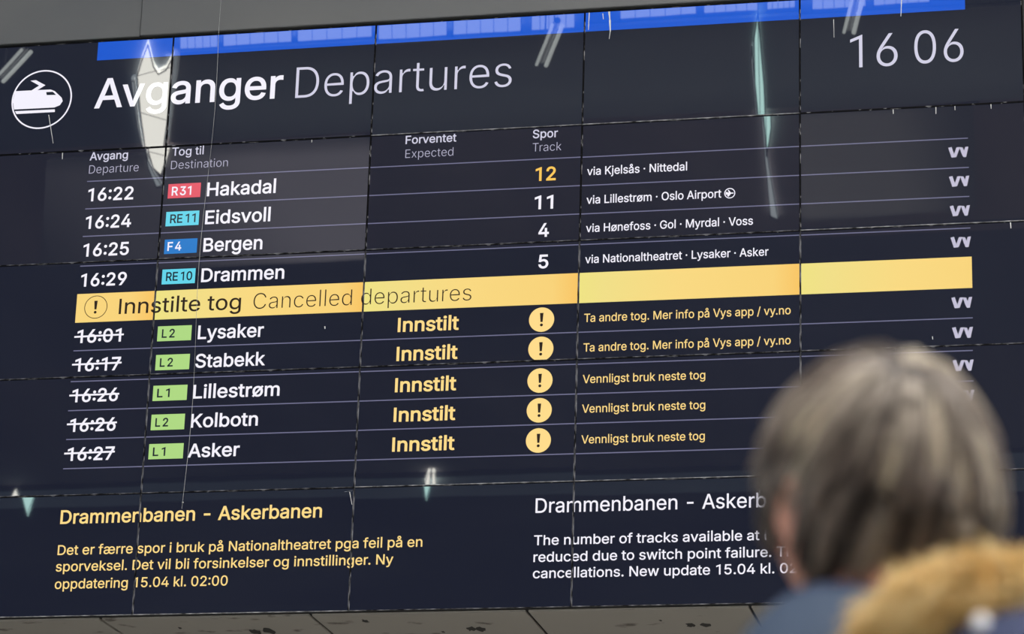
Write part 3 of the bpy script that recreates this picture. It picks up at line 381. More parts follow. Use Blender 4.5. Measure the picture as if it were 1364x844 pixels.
'w':(567,'158,0,138,0,99,126 61,253,23,379,44,379 66,379,87,379,103,324 118,269,133,214,140,191 147,165,154,137,161,108 168,76,175,41,172,41 168,41,165,41,172,75 179,106,186,135,193,163 199,190,206,214,221,269 237,324,252,379,273,379 295,379,316,379,332,324 347,269,362,214,368,190 375,164,382,136,388,107 395,76,402,41,399,41 395,41,391,41,399,75 406,107,413,135,420,164 427,190,434,214,449,269 465,324,480,379,502,379 523,379,545,379,506,253 468,126,429,0,409,0 389,0,368,0,352,57 335,114,319,172,314,189 309,207,305,225,300,243 295,261,291,280,286,299 281,318,277,338,281,338 286,338,291,338,286,319 281,299,277,280,272,261 267,243,263,225,258,206 253,189,248,172,231,114 215,57,199,0,178,0'),
'x':(379,'44,0,21,0,71,73 121,145,171,218,171,202 171,187,171,171,124,240 76,310,29,379,52,379 76,379,100,379,116,355 132,330,147,306,160,287 170,270,179,253,188,237 198,221,207,206,197,206 186,206,175,206,185,221 194,237,202,253,211,270 221,287,233,306,249,330 266,355,282,379,305,379 328,379,352,379,304,309 256,239,209,169,209,184 209,199,209,214,258,143 308,71,358,0,334,0 310,0,287,0,268,28 249,57,231,85,219,103 209,120,200,136,191,152 182,167,173,182,183,182 194,182,205,182,195,167 186,152,178,136,170,120 160,103,148,85,129,57 110,28,91,0,68,0'),
'y':(389,'51,-140,47,-139,52,-121 57,-103,61,-86,65,-86 68,-87,71,-87,83,-90 94,-91,104,-89,114,-87 122,-82,130,-74,138,-66 145,-53,151,-36,155,-24 159,-13,163,-1,114,126 66,252,17,379,40,379 62,379,84,379,111,305 138,230,165,155,174,132 181,109,187,87,193,64 199,42,206,21,198,21 191,21,184,21,190,42 196,64,202,87,209,110 216,132,224,155,251,230 278,305,305,379,327,379 349,379,371,379,316,234 260,88,204,-58,196,-78 187,-94,177,-107,166,-120 153,-129,139,-136,125,-142 109,-145,91,-145,81,-145 72,-144,65,-143,57,-142'),
'·':(196,'111,196,98,196,85,196 75,201,66,210,57,219 52,229,52,242,52,254 57,265,66,274,75,283 85,287,98,287,111,287 122,283,130,274,139,265 144,254,144,242,144,229 139,219,130,210,122,201'),
'å':(389,'182,-9,160,-9,136,-9 114,-4,94,5,75,14 59,27,48,45,36,62 30,83,30,108,30,130 35,147,43,161,52,175 63,185,78,193,92,201 108,207,125,211,143,215 160,218,178,220,201,223 219,225,234,227,248,228 258,231,265,235,272,239 276,245,276,255,276,255 276,256,276,257,276,272 273,286,267,297,261,308 252,316,240,322,228,328 213,331,196,331,178,331 162,328,149,322,136,317 126,309,118,301,110,292 104,283,100,274,80,280 61,285,41,291,50,314 62,332,79,346,95,360 113,369,133,375,153,381 173,384,194,384,208,384 223,383,239,379,255,376 271,370,286,360,301,351 313,338,322,320,332,303 337,280,337,251,337,168 337,84,337,0,317,0 297,0,277,0,277,17 277,35,277,52,275,52 274,52,272,52,268,43 261,34,252,25,243,15 230,7,215,1,200,-5|155,45,170,45,193,45 212,50,228,59,243,68 255,79,263,93,271,107 276,122,276,138,276,155 276,173,276,190,273,187 268,184,259,182,251,180 242,178,231,176,221,174 210,172,200,171,190,170 182,169,175,168,161,166 147,163,134,159,121,154 111,148,103,139,96,131 92,119,92,105,92,92 95,81,102,72,109,63 118,57,130,52,142,48|206,404,189,404,173,404 158,408,145,416,131,424 120,434,112,447,104,460 100,474,100,490,100,505 104,520,112,532,120,545 131,555,145,563,158,571 173,575,189,575,206,575 220,571,234,563,247,555 258,545,266,532,274,520 278,505,278,490,278,474 274,460,266,447,258,434 247,424,234,416,220,408|178,447,189,447,201,447 211,451,219,460,228,468 232,478,232,490,232,501 228,511,219,519,211,528 201,532,189,532,178,532 168,528,159,519,151,511 147,501,147,490,147,478 151,468,159,460,168,451'),
'æ':(638,'178,-9,161,-9,137,-9 114,-4,95,5,75,15 59,28,48,45,36,62 30,83,30,108,30,129 35,147,45,162,54,176 67,188,83,196,98,205 116,211,135,215,154,219 174,221,193,221,318,221 444,221,569,221,560,214 551,207,541,200,544,225 542,247,534,266,527,286 515,302,498,313,482,324 463,330,440,330,417,330 397,325,381,313,364,302 352,288,343,270,334,251 329,232,329,211,329,200 329,189,329,178,329,150 334,126,344,106,354,87 367,72,385,62,402,51 422,46,445,46,461,46 475,48,487,53,499,57 510,64,519,73,528,82 535,93,539,105,559,101 579,96,599,92,593,72 583,55,569,40,555,25 537,13,516,4,495,-4 472,-8,445,-8,418,-8 393,-4,371,6,349,15 331,28,317,45,303,61 294,81,288,102,292,165 295,228,298,291,306,310 317,327,330,341,344,355 360,365,378,373,396,381 417,384,440,384,461,384 481,381,501,374,520,367 538,356,554,341,569,326 582,306,591,282,600,258 605,228,605,194,605,186 605,178,605,169,468,169 331,169,194,169,175,169 158,167,143,162,128,158 115,151,106,141,97,132 92,120,92,105,92,86 99,71,114,61,129,51 148,46,170,46,193,46 212,50,228,59,243,68 255,79,263,93,271,107 275,122,275,138,275,178 275,217,275,257,275,272 272,285,266,297,260,308 252,316,240,322,228,328 213,331,196,331,178,331 162,328,149,322,136,317 126,309,118,301,110,292 104,283,100,274,80,280 61,285,41,291,50,314 62,332,79,346,95,360 113,369,133,375,153,381 173,384,194,384,210,384 227,382,245,377,262,373 278,364,293,351,307,339 317,320,324,296,320,221 316,145,312,70,310,70 308,70,306,70,301,59 295,49,286,40,277,30 266,22,252,15,239,7 225,2,210,-2,194,-6'),
'ø':(415,'242,-8,207,-8,173,-8 143,0,117,16,91,33 71,56,56,85,41,114 34,149,34,187,34,227 41,262,56,291,71,321 91,343,117,360,143,376 173,384,207,384,242,384 273,376,299,360,325,343 345,321,359,291,374,262 381,227,381,187,381,149 374,114,359,85,345,56 325,33,299,16,273,0|182,46,207,46,233,46 254,53,270,66,287,79 299,96,307,117,315,139 319,162,319,187,319,213 315,236,307,258,299,280 287,297,270,310,254,323 233,330,207,330,182,330 161,323,145,310,129,297 116,280,108,258,100,237 96,213,96,187,96,162 100,139,108,117,116,96 129,79,145,66,161,53|172,111,64,-15,51,-5 39,5,27,15,135,142 243,268,352,395,364,384 376,374,388,364,280,238'),
' ':(188,''),
'I':(192,'126,170,126,0,106,0 85,0,65,0,65,170 65,339,65,509,85,509 106,509,126,509,126,339'),
'l':(167,'114,180,114,0,94,0 73,0,53,0,53,180 53,360,53,540,73,540 94,540,114,540,114,360'),
'1':(420,'282,171,282,0,262,0 241,0,221,0,221,145 221,289,221,434,177,418 132,402,88,386,88,405 88,423,88,442,149,465 211,489,272,512,275,512 279,512,282,512,282,341'),
':':(180,'136,66,136,92,136,117 115,138,90,138,64,138 44,117,44,92,44,66 64,46,90,46,115,46|136,352,136,378,136,403 115,424,90,424,64,424 44,403,44,378,44,352 64,332,90,332,115,332'),
}
CAP = 509.0
KERN = {'Av': -24, 'Ta': -40, 'To': -36, 'Tr': -30, 'Ve': -22, 'Vy': -18, 'Vo': -18, 'vy': -6, 'y.': -30, 'r.': -28, 'As': -8, 'F4': 0, 'rt': 4}

_glyph = {}
def glyph(ch, weight):
    """flat vertices and triangles of one letter, its outline pushed out or in by weight; filled where the outline winds round"""
    if (ch, weight) in _glyph: return _glyph[(ch, weight)]
    loops = []
    for con in filter(None, GLYPHS[ch][1].split('|')):
        P = [[int(v) for v in p.split(',')] for p in con.split(' ')]
        L = []
        for p, q in zip(P, P[1:] + P[:1]):
            a, b, c, d = (np.array(v, float) for v in (p[2:4], p[4:6], q[0:2], q[2:4]))
            u = d - a; ln = np.hypot(*u) + 1e-9
            flat = max(abs(u[0] * (w[1] - a[1]) - u[1] * (w[0] - a[0])) / ln for w in (b, c)) < 1.5
            n = 1 if flat else 4
            for k in range(n):
                t = k / n
                L.append(a * (1 - t) ** 3 + 3 * b * t * (1 - t) ** 2 + 3 * c * t * t * (1 - t) + d * t ** 3)
        L = [v for i, v in enumerate(L) if np.hypot(*(v - L[i - 1])) > 0.5]
        loops.append(np.array(L))
    area = [float(np.sum(L[:, 0] * np.roll(L[:, 1], -1) - np.roll(L[:, 0], -1) * L[:, 1])) for L in loops]
    sign = 1 if max(area, key=abs) > 0 else -1
    out = []
    for L in loops:
        e = np.roll(L, -1, 0) - L; e /= np.linalg.norm(e, axis=1, keepdims=True)
        nr = np.stack([e[:, 1], -e[:, 0]], 1) * sign
        m = nr + np.roll(nr, 1, 0); m /= np.maximum((m * m).sum(1, keepdims=True) / 2, 0.45)
        out.append(L + m * weight)
    pts, edges = [], []
    for L in out:
        n = len(pts); pts += [Vector(v) for v in L]; edges += [(n + i, n + (i + 1) % len(L)) for i in range(len(L))]
    V, _, F, *_r = geometry.delaunay_2d_cdt(pts, edges, [], 0, 1e-4)
    V = np.array([tuple(v) for v in V])
    keep = []
    for f in F:
        c = V[list(f)].mean(0); w = 0
        for L in out:
            A, Bq = L, np.roll(L, -1, 0)
            cr = (Bq[:, 0] - A[:, 0]) * (c[1] - A[:, 1]) - (c[0] - A[:, 0]) * (Bq[:, 1] - A[:, 1])
            w += int(np.sum((A[:, 1] <= c[1]) & (Bq[:, 1] > c[1]) & (cr > 0))) - int(np.sum((A[:, 1] > c[1]) & (Bq[:, 1] <= c[1]) & (cr < 0)))
        if w * sign > 0: keep.append(tuple(f))
    used = sorted({i for f in keep for i in f}); ix = {u: k for k, u in enumerate(used)}
    _glyph[(ch, weight)] = (V[used] / 1000, [tuple(ix[i] for i in f) for f in keep])
    return _glyph[(ch, weight)]

def curve_of(text, weight, track=0):
    """a line of text in glyph units / 1000"""
    V, F, n, x = [], [], 0, 0
    for i, ch in enumerate(text):
        if GLYPHS[ch][1]:
            v, f = glyph(ch, weight)
            V.append(v + np.array([x / 1000, 0])); F += [tuple(k + n for k in q) for q in f]; n += len(v)
        x += GLYPHS[ch][0] + track + KERN.get(text[i:i + 2], 0)
    return np.concatenate(V), F

def text_shape(text, x0, yb, x1, cap, weight=0, fit=None, track=0):
    """board-plane vertices and faces of a line of text: left ink edge x0, baseline yb there, right ink edge x1, cap height in photo pixels"""
    V, F = curve_of(text, weight, track)
    W = V if fit is None else curve_of(fit, weight, track)[0]
    a, b = W[:, 0].min(), W[:, 0].max()
    X0, Z0 = B(x0, yb); X1 = X_on_row(x1, Z0)
    zs = (px(X0, Z0)[1] - px(X0, Z0 + 0.1)[1]) / 0.1
    sy = cap / zs / (CAP + 2 * weight) * 1000
    sx = (X1 - X0) / (b - a)
    V = np.stack([X0 + (V[:, 0] - a) * sx, Z0 + (V[:, 1] + weight / 1000) * sy], 1)
    return V, F

def ngon(P):
    """board-plane polygon (concave allowed): cut into triangles when meshed"""
    return np.array(P, float), [tuple(range(len(P)))]

def join(*shapes):
    V, F, n = [], [], 0
    for v, f in shapes:
        V.append(v); F += [tuple(i + n for i in q) for q in f]; n += len(v)
    return np.concatenate(V), F

def poly_px(P):
    return ngon([B(*p) for p in P])

def disc(cx, cy, r, n=48):
    X, Z = B(cx, cy); s = r / pscale(X, Z)
    return ngon([(X + s * math.cos(2 * math.pi * k / n), Z + s * math.sin(2 * math.pi * k / n)) for k in range(n)])

def ring(cx, cy, r, w, n=64):
    X, Z = B(cx, cy); k = pscale(X, Z); a, b = r / k, (r - w) / k
    V = [(X + q * math.cos(2 * math.pi * i / n), Z + q * math.sin(2 * math.pi * i / n)) for q in (a, b) for i in range(n)]
    return np.array(V), [(i, (i + 1) % n, n + (i + 1) % n, n + i) for i in range(n)]

def pscale(X, Z):
    return (px(X, Z)[1] - px(X, Z + 0.1)[1]) / 0.1 * 0.5 + (px(X + 0.05, Z)[0] - px(X - 0.05, Z)[0]) / 0.1 * 0.5

def rect_board(xa, za, xb, zb):
    return ngon([(xa, za), (xb, za), (xb, zb), (xa, zb)])

def exclam(cx, cy, h):
    X, Z = B(cx, cy); s = h / pscale(X, Z) / 100
    return join(ngon([(X + s * a, Z + s * b) for a, b in ((-13, 50), (13, 50), (8, -18), (-8, -18))]),
                ngon([(X + s * 11 * math.cos(t * math.pi / 6), Z + s * (-40 + 11 * math.sin(t * math.pi / 6))) for t in range(12)]))

# ------------------------------------------------------------------ screens
def screen_mat(name, emit, strength=1.0, base=0.006):
    m = material(name, (base, base, base), 0.012, emit, strength)
    add_bump(m, 1.3, 0.018, 0.012)
    return m

NAVY = lin(19, 23, 40)
m_screen = screen_mat('screen_navy', NAVY, 1.0, 0.006)
m_white = screen_mat('lit_white', lin(244, 241, 253))
m_soft = screen_mat('lit_soft_white', lin(208, 206, 226))
m_thin = screen_mat('lit_pale_lavender', lin(180, 178, 202))
m_line = screen_mat('lit_grey_violet', lin(112, 112, 142))
m_yellow = screen_mat('lit_yellow', lin(255, 219, 138))
m_amber = screen_mat('lit_amber', lin(255, 200, 88))
m_blue = screen_mat('lit_blue', lin(18, 86, 206))
m_red = screen_mat('lit_red', lin(226, 82, 98))
m_cyan = screen_mat('lit_cyan', lin(98, 212, 234))
m_line_blue = screen_mat('lit_line_blue', lin(18, 118, 198))
m_green = screen_mat('lit_green', lin(174, 216, 130))
m_ink = screen_mat('dark_ink', lin(20, 28, 42))
m_brown = screen_mat('dark_brown_ink', lin(42, 30, 20))
m_banner = screen_mat('lit_banner_yellow', lin(250, 212, 118))
tc = node(m_banner, 'ShaderNodeTexCoord'); sx_ = node(m_banner, 'ShaderNodeSeparateXYZ'); cr = node(m_banner, 'ShaderNodeValToRGB')
mr = node(m_banner, 'ShaderNodeMapRange'); mr.inputs['From Min'].default_value = -PW / 2; mr.inputs['From Max'].default_value = PW / 2
link(m_banner, tc.outputs['Object'], sx_.inputs[0]); link(m_banner, sx_.outputs['X'], mr.inputs['Value']); link(m_banner, mr.outputs[0], cr.inputs['Fac'])
cr.color_ramp.elements[0].color = (*lin(238, 226, 130), 1); cr.color_ramp.elements[1].color = (*lin(248, 196, 98), 1)
for p, c in ((0.12, (240, 222, 134)), (0.45, (248, 216, 128)), (0.88, (248, 210, 120))):
    e = cr.color_ramp.elements.new(p); e.color = (*lin(*c), 1)
link(m_banner, cr.outputs['Color'], bsdf(m_banner).inputs['Emission Color'])
m_logo = screen_mat('lit_pinstripe', lin(214, 210, 232))
tc = node(m_logo, 'ShaderNodeTexCoord'); mp = node(m_logo, 'ShaderNodeMapping'); mp.inputs['Rotation'].default_value = (0, math.radians(40), 0)
wv = node(m_logo, 'ShaderNodeTexWave'); wv.inputs['Scale'].default_value = 46.0; wv.bands_direction = 'X'
cr = node(m_logo, 'ShaderNodeValToRGB')
for e, p, c in zip(cr.color_ramp.elements, (0.3, 0.55), (lin(140, 136, 162), lin(228, 224, 244))):
    e.position = p; e.color = (*c, 1)
link(m_logo, tc.outputs['Object'], mp.inputs[0]); link(m_logo, mp.outputs[0], wv.inputs['Vector']); link(m_logo, wv.outputs['Fac'], cr.inputs['Fac'])
link(m_logo, cr.outputs['Color'], bsdf(m_logo).inputs['Emission Color'])

m_housing = material('black_housing', (0.008, 0.008, 0.010), 0.5)
def dusty(name, lo, hi, c):
    m = material(name, (0.01, 0.01, 0.012), 0.7, spec=0.08)
    noise_color(m, (0.004, 0.004, 0.005), c, 17, lo, hi, 10, (1, 1, 1))
    return m
m_clean = dusty('bezel_clean', 0.56, 0.66, (0.22, 0.22, 0.23))
m_dust = dusty('bezel_dusty', 0.42, 0.70, (0.24, 0.24, 0.26))
m_chalk = dusty('bezel_chalky', 0.34, 0.62, (0.36, 0.36, 0.37))
m_drip = material('dried_drip', (0.62, 0.62, 0.60), 0.8)

WHAT = {
 (0, 0): 'black display panel with the white train emblem and the start of the main heading',
 (1, 0): 'black display panel carrying the middle letters of the main heading, right of the train emblem',
 (2, 0): 'black display panel with the last letters of the thin white English heading word',
 (3, 0): 'top row display panel with blue bar and no lettering, left of the clock',
 (4, 0): 'black display panel showing the white clock 16 06 in the top row',
 (0, 1): 'display panel showing departure times 16:22 to 16:25 under the train emblem panel',
 (1, 1): 'display panel listing Hakadal, Eidsvoll and Bergen with red, cyan and blue line badges',
 (2, 1): 'display panel showing track numbers 12, 11 and 4 under the track heading',
 (3, 1): 'display panel with three white via lines, the second ending in an airport symbol',
 (4, 1): 'display panel with three small operator logos directly below the clock panel',
 (0, 2): 'display panel with time 16:29, banner start, crossed-out times 16:01 and 16:17',
 (1, 2): 'display panel listing Drammen above the yellow banner and Lysaker and Stabekk below it',
 (2, 2): 'display panel with track 5 and the banner end of the thin dark lettering',
 (3, 2): 'display panel with via line above empty yellow banner and yellow advice lines below',
 (4, 2): 'display panel with the right end of the yellow banner, above the grey-haired head',
 (0, 3): 'display panel showing crossed-out times 16:26, 16:26 and 16:27 at the left',
 (1, 3): 'display panel listing Lillestrøm, Kolbotn and Asker with green line badges',
 (2, 3): 'display panel with three yellow cancelled words and three round warning signs',
 (3, 3): 'display panel with three identical short yellow advice lines, left of the grey-haired head',
 (4, 3): 'display panel mostly hidden behind the grey-haired head, below the banner end',
 (0, 4): 'bottom left display panel with the start of the yellow Norwegian notice',
 (1, 4): 'bottom row display panel with the middle of the yellow Norwegian notice',
 (2, 4): 'bottom row display panel between the yellow notice and the white notice, mostly empty',
 (3, 4): 'bottom row display panel with most of the white English notice',
 (4, 4): 'bottom right display panel almost wholly hidden behind the person',
}
BZ = 0.0050
panels = {}
trng = random.Random(21)
for r in range(ROWS):
    for c in range(COLS):
        ox, oz = (c + 0.5) * PW, BOARD_TOP - (r + 1) * PH
        root = thing('display_panel', WHAT[(c, r)], 'display panel', (ox, 0, oz), 'display panels of the departures board')
        root.rotation_euler = (math.radians(trng.uniform(-.10, .10)), 0, math.radians(trng.uniform(-.12, .12)))
        w, h, g = PW / 2, PH, 0.0008
        bm = bmesh.new()
        add_box(bm, -w + g, w - g, 0.002, 0.085, g, h - g)                         # housing
        bot = m_chalk if (r == 0 and c in (2, 3)) or (r, c) in ((3, 2), (3, 3), (4, 0), (4, 1), (1, 4)) else (m_clean if r == 0 else m_dust)
        side = m_clean if r < 2 else m_dust
        mats = [m_housing, bot, side, m_clean]
        def lip(xa, xb, za, zb, mi):
            add_box(bm, xa, xb, -0.003, 0.004, za, zb, mi)
        lip(-w + g, w - g, g, BZ, 1); lip(-w + g, w - g, h - BZ, h - g, 3)
        lip(-w + g, -w + BZ, BZ, h - BZ, 2); lip(w - BZ, w - g, BZ, h - BZ, 2 if c != 4 else 3)
        obj('bezel', bm, mats, root)
        bm = bmesh.new(); add_box(bm, -w + BZ, w - BZ, 0.0, 0.004, BZ, h - BZ)
        scr = obj('screen', bm, m_screen, root)
        panels[(c, r)] = (root, scr, ox, oz)

def show(name, layers, label=None):
    """put flat lit content on the screens it falls on, cut at the seams; layers = [(shape, material)]; later layers lie in front"""
    allv = np.concatenate([s[0] for s, _ in layers])
    c0, c1 = int(allv[:, 0].min() // PW), int(allv[:, 0].max() // PW)
    r0, r1 = int((BOARD_TOP - allv[:, 1].max()) // PH), int((BOARD_TOP - allv[:, 1].min()) // PH)
    for c in range(max(c0, 0), min(c1, COLS - 1) + 1):
        for r in range(max(r0, 0), min(r1, ROWS - 1) + 1):
            root, scr, ox, oz = panels[(c, r)]
            bm = bmesh.new()
            for k, ((V, F), mt) in enumerate(layers):
                y = -0.0006 - 0.0005 * (k + LIFT)
                vs = [bm.verts.new((v[0] - ox, y, v[1] - oz)) for v in V]
                for f in F:
                    try: bm.faces.new([vs[i] for i in f]).material_index = k
                    except ValueError: pass
            big = [f for f in bm.faces if len(f.verts) > 4]
            bmesh.ops.triangulate(bm, faces=big)
            w = PW / 2 - BZ
            for p, n in (((-w, 0, 0), (-1, 0, 0)), ((w, 0, 0), (1, 0, 0)), ((0, 0, BZ), (0, 0, -1)), ((0, 0, PH - BZ), (0, 0, 1))):
                bmesh.ops.bisect_plane(bm, geom=list(bm.verts) + list(bm.edges) + list(bm.faces), plane_co=p, plane_no=n, clear_outer=True)
            if not bm.faces or sum(f.calc_area() for f in bm.faces) < 2e-5:
                bm.free(); continue
            for f in bm.faces:
                f.normal_update()
                if f.normal.y > 0: f.normal_flip()
            o = obj(name, bm, [mt for _, mt in layers], scr)
            if label: o['label'] = label

LIFT = 0
def words(name, mat, *a, label=None, **k):
    show(name, [(text_shape(*a, **k), mat)], label)

# blue bar along the top
Xa, Xb = B(131, 57)[0], B(1285.5, 12)[0]
def zb(x, y): return B(x, y)[1]
zbar = np.mean([zb(130.2, 79.8), zb(232, 74), zb(499.5, 59.3), zb(780, 43.6), zb(1066, 25.4), zb(1285.5, 12)])
show('blue_bar', [(rect_board(Xa, zbar, Xb, BOARD_TOP), m_blue)], 'blue bar along the top edge')
LIFT = 1
# emblem
body = [(20.5, 121.5), (67.5, 119.3), (73, 121.3), (82.4, 130.2), (83.6, 134.6), (80, 140), (72.5, 143.2), (19, 146), (17, 134)]
body = [(82 / 4.01, 487 / 4.01), (270 / 4.01, 478 / 4.01), (292 / 4.01, 486 / 4.01), (330 / 4.01, 522 / 4.01), (335 / 4.01, 540 / 4.01), (320 / 4.01, 562 / 4.01), (290 / 4.01, 574 / 4.01), (75 / 4.01, 585 / 4.01), (69 / 4.01, 540 / 4.01)]
q4 = lambda L: [(a / 4.01, b / 4.01) for a, b in L]
show('train_emblem', [(join(ring(55.6, 132.4, 39.6, 1.9), poly_px(body), poly_px(q4([(163, 431), (192, 428), (243, 455), (186, 490), (158, 490), (209, 457)])),
                       poly_px(q4([(80, 594), (293, 584), (293, 598), (88, 609)]))), m_white),
                      (poly_px(q4([(247, 492), (282, 490), (300, 507), (250, 508)])), m_ink)], 'white train in a ring')
words('title_text', m_white, 'Avganger', 125.2, 144.6, 376.1, 39.6, 9, label='bold white heading')
words('title_text', m_soft, 'Departures', 393.1, 130.6, 681.2, 40.6, -9, label='thin white heading')
words('clock_text', m_soft, '16', 1132.7, 90.4, 1195.8, 43.2, -5)
words('clock_text', m_soft, '06', 1218.2, 84.9, 1283.8, 43.2, -5)
for t, x, y, x1, cp, wgt in (('Avgang', 119.3, 213.7, 170.2, 10.8, 10), ('Departure', 118.3, 231.1, 184.4, 10.8, -9),
                        ('Tog til', 229, 207.6, 271.1, 11, 6), ('Destination', 227.5, 225.2, 303.3, 10.8, -9),
                        ('Forventet', 540.2, 192, 608, 11, 10), ('Expected', 539.9, 210.4, 603.7, 11, -9),
                        ('Spor', 709.7, 184.4, 743.1, 11.4, 10), ('Track', 709.4, 202, 747.8, 11, -9)):
    words('column_heading', m_soft if wgt > 0 else m_thin, t, x, y, x1, cp, wgt)
# dividing lines
for l, rr in (((116.1, 241.6), (1289.3, 184)), ((113.6, 278.2), (1290.5, 222.9)), ((110.4, 314.9), (1291.2, 261.5)), ((106.9, 354.5), (1292.5, 303.4)),
              ((97.9, 467.2), (1295.7, 423.1)), ((94.2, 508.1), (1295.7, 466.7)), ((90.7, 546.8), (1296.7, 507.1)), ((88.1, 585.2), None), ((84.1, 624.1), None)):
    xa, za = B(*l); xe, ze = B(*rr) if rr else (X_on_row(1297.5, za), za)
    t = 0.0030
    show('divider_line', [(ngon([(xa, za - t), (xe, ze - t), (xe, ze + t), (xa, za + t)]), m_line)])
# banner
LIFT = 0
xa, zt = B(103.1, 391.7); _, zl = B(100.6, 429.8); xe, zt2 = B(1294.3, 341.5); _, zl2 = B(1294.7, 383.2)
show('cancelled_banner', [(ngon([(xa, zl), (xe, zl2), (xe, zt2), (xa, zt)]), m_banner)], 'yellow banner')
LIFT = 1
show('warning_icon', [(ring(127.8, 408.9, 15.3, 0.9), m_brown), (exclam(127.5, 409, 17), m_brown)], 'thin dark ring with exclamation mark')
words('banner_text', m_brown, 'Innstilte tog', 158, 418.3, 320.5, 20.4, 5, label='dark lettering')
words('banner_text', m_brown, 'Cancelled departures', 337.2, 411.3, 627.8, 20.6, -11, label='thin dark lettering')

ROWS_UP = (('16:22', 116.8, 268.3, 177.2), ('16:24', 113.6, 305, 174.2), ('16:25', 110.4, 342, 171.2), ('16:29', 107.4, 382, 168.2))
for t, x, y, x1 in ROWS_UP:
    words('departure_time', m_white, t, x, y, x1, 17.4, 15)
for (t, x, y, x1), (sa, sb) in zip((('16:01', 102.4, 457, 161), ('16:17', 99.4, 494.9, 160.2), ('16:26', 95.6, 535.8, 156.5), ('16:26', 92.7, 575.2, 153.5), ('16:27', 89.4, 613.8, 151.7)),
        (((99.1, 448.7), (165, 445.2)), ((96.1, 485.6), (162, 482.7)), ((92.4, 526.6), (158.7, 524.1)), ((89.2, 565), (155.7, 562.2)), ((85.6, 603.9), (152.9, 601.1)))):
    a, b = B(*sa), B(*sb); w = 0.0052
    show('departure_time', [(join(text_shape(t, x, y, x1, 17.8, 15), ngon([(a[0], a[1] - w), (b[0], b[1] - w), (b[0], b[1] + w), (a[0], a[1] + w)])), m_white)], 'crossed-out white time')

def badge(bl, tr, mat, text, x, y, x1, cap, ink, wgt, track=0, label=None):
    a, b = B(*bl), B(*tr)
    show('line_badge', [(rect_board(a[0], a[1], b[0], b[1]), mat), (text_shape(text, x, y, x1, cap, wgt, track=track), ink)], label)
LIFT = 1
badge((223.2, 264.3), (267.9, 243.1), m_red, 'R\u200931', 228.5, 260.6, 254.5, 11.8, m_white, 15, label='red badge with white lettering')
badge((220.3, 301.4), (265.7, 280.2), m_cyan, 'RE\u200911', 226.3, 297.4, 260.2, 11.8, m_ink, 14, label='cyan badge with dark lettering')
badge((218.3, 338.3), (263.2, 317.1), m_line_blue, 'F\u20094', 222.8, 334.2, 241.2, 11.8, m_white, 15, label='blue badge with white lettering')
badge((215.1, 378.7), (260.7, 357.0), m_cyan, 'RE\u200910', 220.8, 374.3, 255.7, 11.8, m_ink, 14, label='cyan badge with dark lettering')
for bl, tr, t, x, y, x1 in (((209.1, 454.5), (255.7, 432.8), 'L\u20092', 215.3, 450, 232.5), ((206.6, 493.1), (253.2, 471), 'L\u20092', 212.6, 488.6, 230), ((203.1, 534), (250, 512.1), 'L\u20091', 209, 529.3, 225.8),
                            ((200.6, 572.9), (246.7, 550.7), 'L\u20092', 206.6, 568.4, 223.8), ((197.5, 611.6), (244.9, 589.9), 'L\u20091', 203.3, 607.4, 220)):
    badge(bl, tr, m_green, t, x, y, x1, 11.6, m_ink, 16, 0, label='green badge with dark lettering')
for t, x, y, x1 in (('Hakadal', 275.4, 261.4, 367.1), ('Eidsvoll', 272.9, 298.7, 359.9), ('Bergen', 270.4, 335.4, 349.2), ('Drammen', 267.6, 375.7, 378.3),
                    ('Lysaker', 263.2, 451.7, 350.9), ('Stabekk', 259.9, 489.8, 352.9), ('Lillestrøm', 256.9, 530.8, 372.1), ('Kolbotn', 253.9, 569.5, 343.2), ('Asker', 249.9, 609.2, 318.7)):
    words('destination_name', m_white, t, x, y, x1, 18.3, 13)
for t, x, y, x1, mt in (('12', 713.3, 241.3, 740.3, m_amber), ('11', 712.1, 279, 736.8, m_white), ('4', 717.1, 315.8, 731, m_white), ('5', 717.1, 357.6, 730.3, m_white)):
    words('track_number', mt, t, x, y, x1, 18.3, 15, label='amber number' if mt is m_amber else None)
for t, x, y, x1 in (('via Kjelsås · Nittedal', 781.9, 233.4, 915.2), ('via Lillestrøm · Oslo Airport', 781.1, 271.5, 960.9),
                    ('via Hønefoss · Gol · Myrdal · Voss', 780.4, 309.2, 1003), ('via Nationaltheatret · Lysaker · Asker', 779.4, 350.8, 1023.7)):
    words('via_text', m_white, t, x, y, x1, 11.0, 8)
Xp, Zp = B(972.1, 257.3); s = 5.3 / pscale(Xp, Zp)
plane = [(1.0, 0), (.8, .14), (.28, .16), (-.25, .85), (-.5, .85), (-.2, .16), (-.65, .14), (-.85, .38), (-1.0, .38), (-.86, 0)]
plane = plane + [(a, -b) for a, b in plane[::-1][1:-1]]
show('airport_symbol', [(join(ring(972.1, 257.3, 7.1, 1.2), ngon([(Xp + s * a, Zp + s * b) for a, b in plane])), m_white)])
for t, x, y, x1 in (('Ta andre tog. Mer info på Vys app / vy.no', 778.1, 428.9, 1053.3), ('Ta andre tog. Mer info på Vys app / vy.no', 777.1, 468.3, 1053.3),
                    ('Vennligst bruk neste tog', 776.1, 510.2, 939.4), ('Vennligst bruk neste tog', 775.1, 549.6, 939.4), ('Vennligst bruk neste tog', 774.3, 590.6, 938.8)):
    words('advice_text', m_yellow, t, x, y, x1, 11.1, 5, label='yellow lettering')
for x, y, x1 in ((529.6, 442.2, 611.1), (527.9, 480.8, 609.4), (525.9, 522.4, 607.6), (524.1, 561.8, 606.4), (522.1, 601.5, 605.3)):
    words('cancelled_word', m_yellow, 'Innstilt', x, y, x1, 19, 17, label='bold yellow lettering')
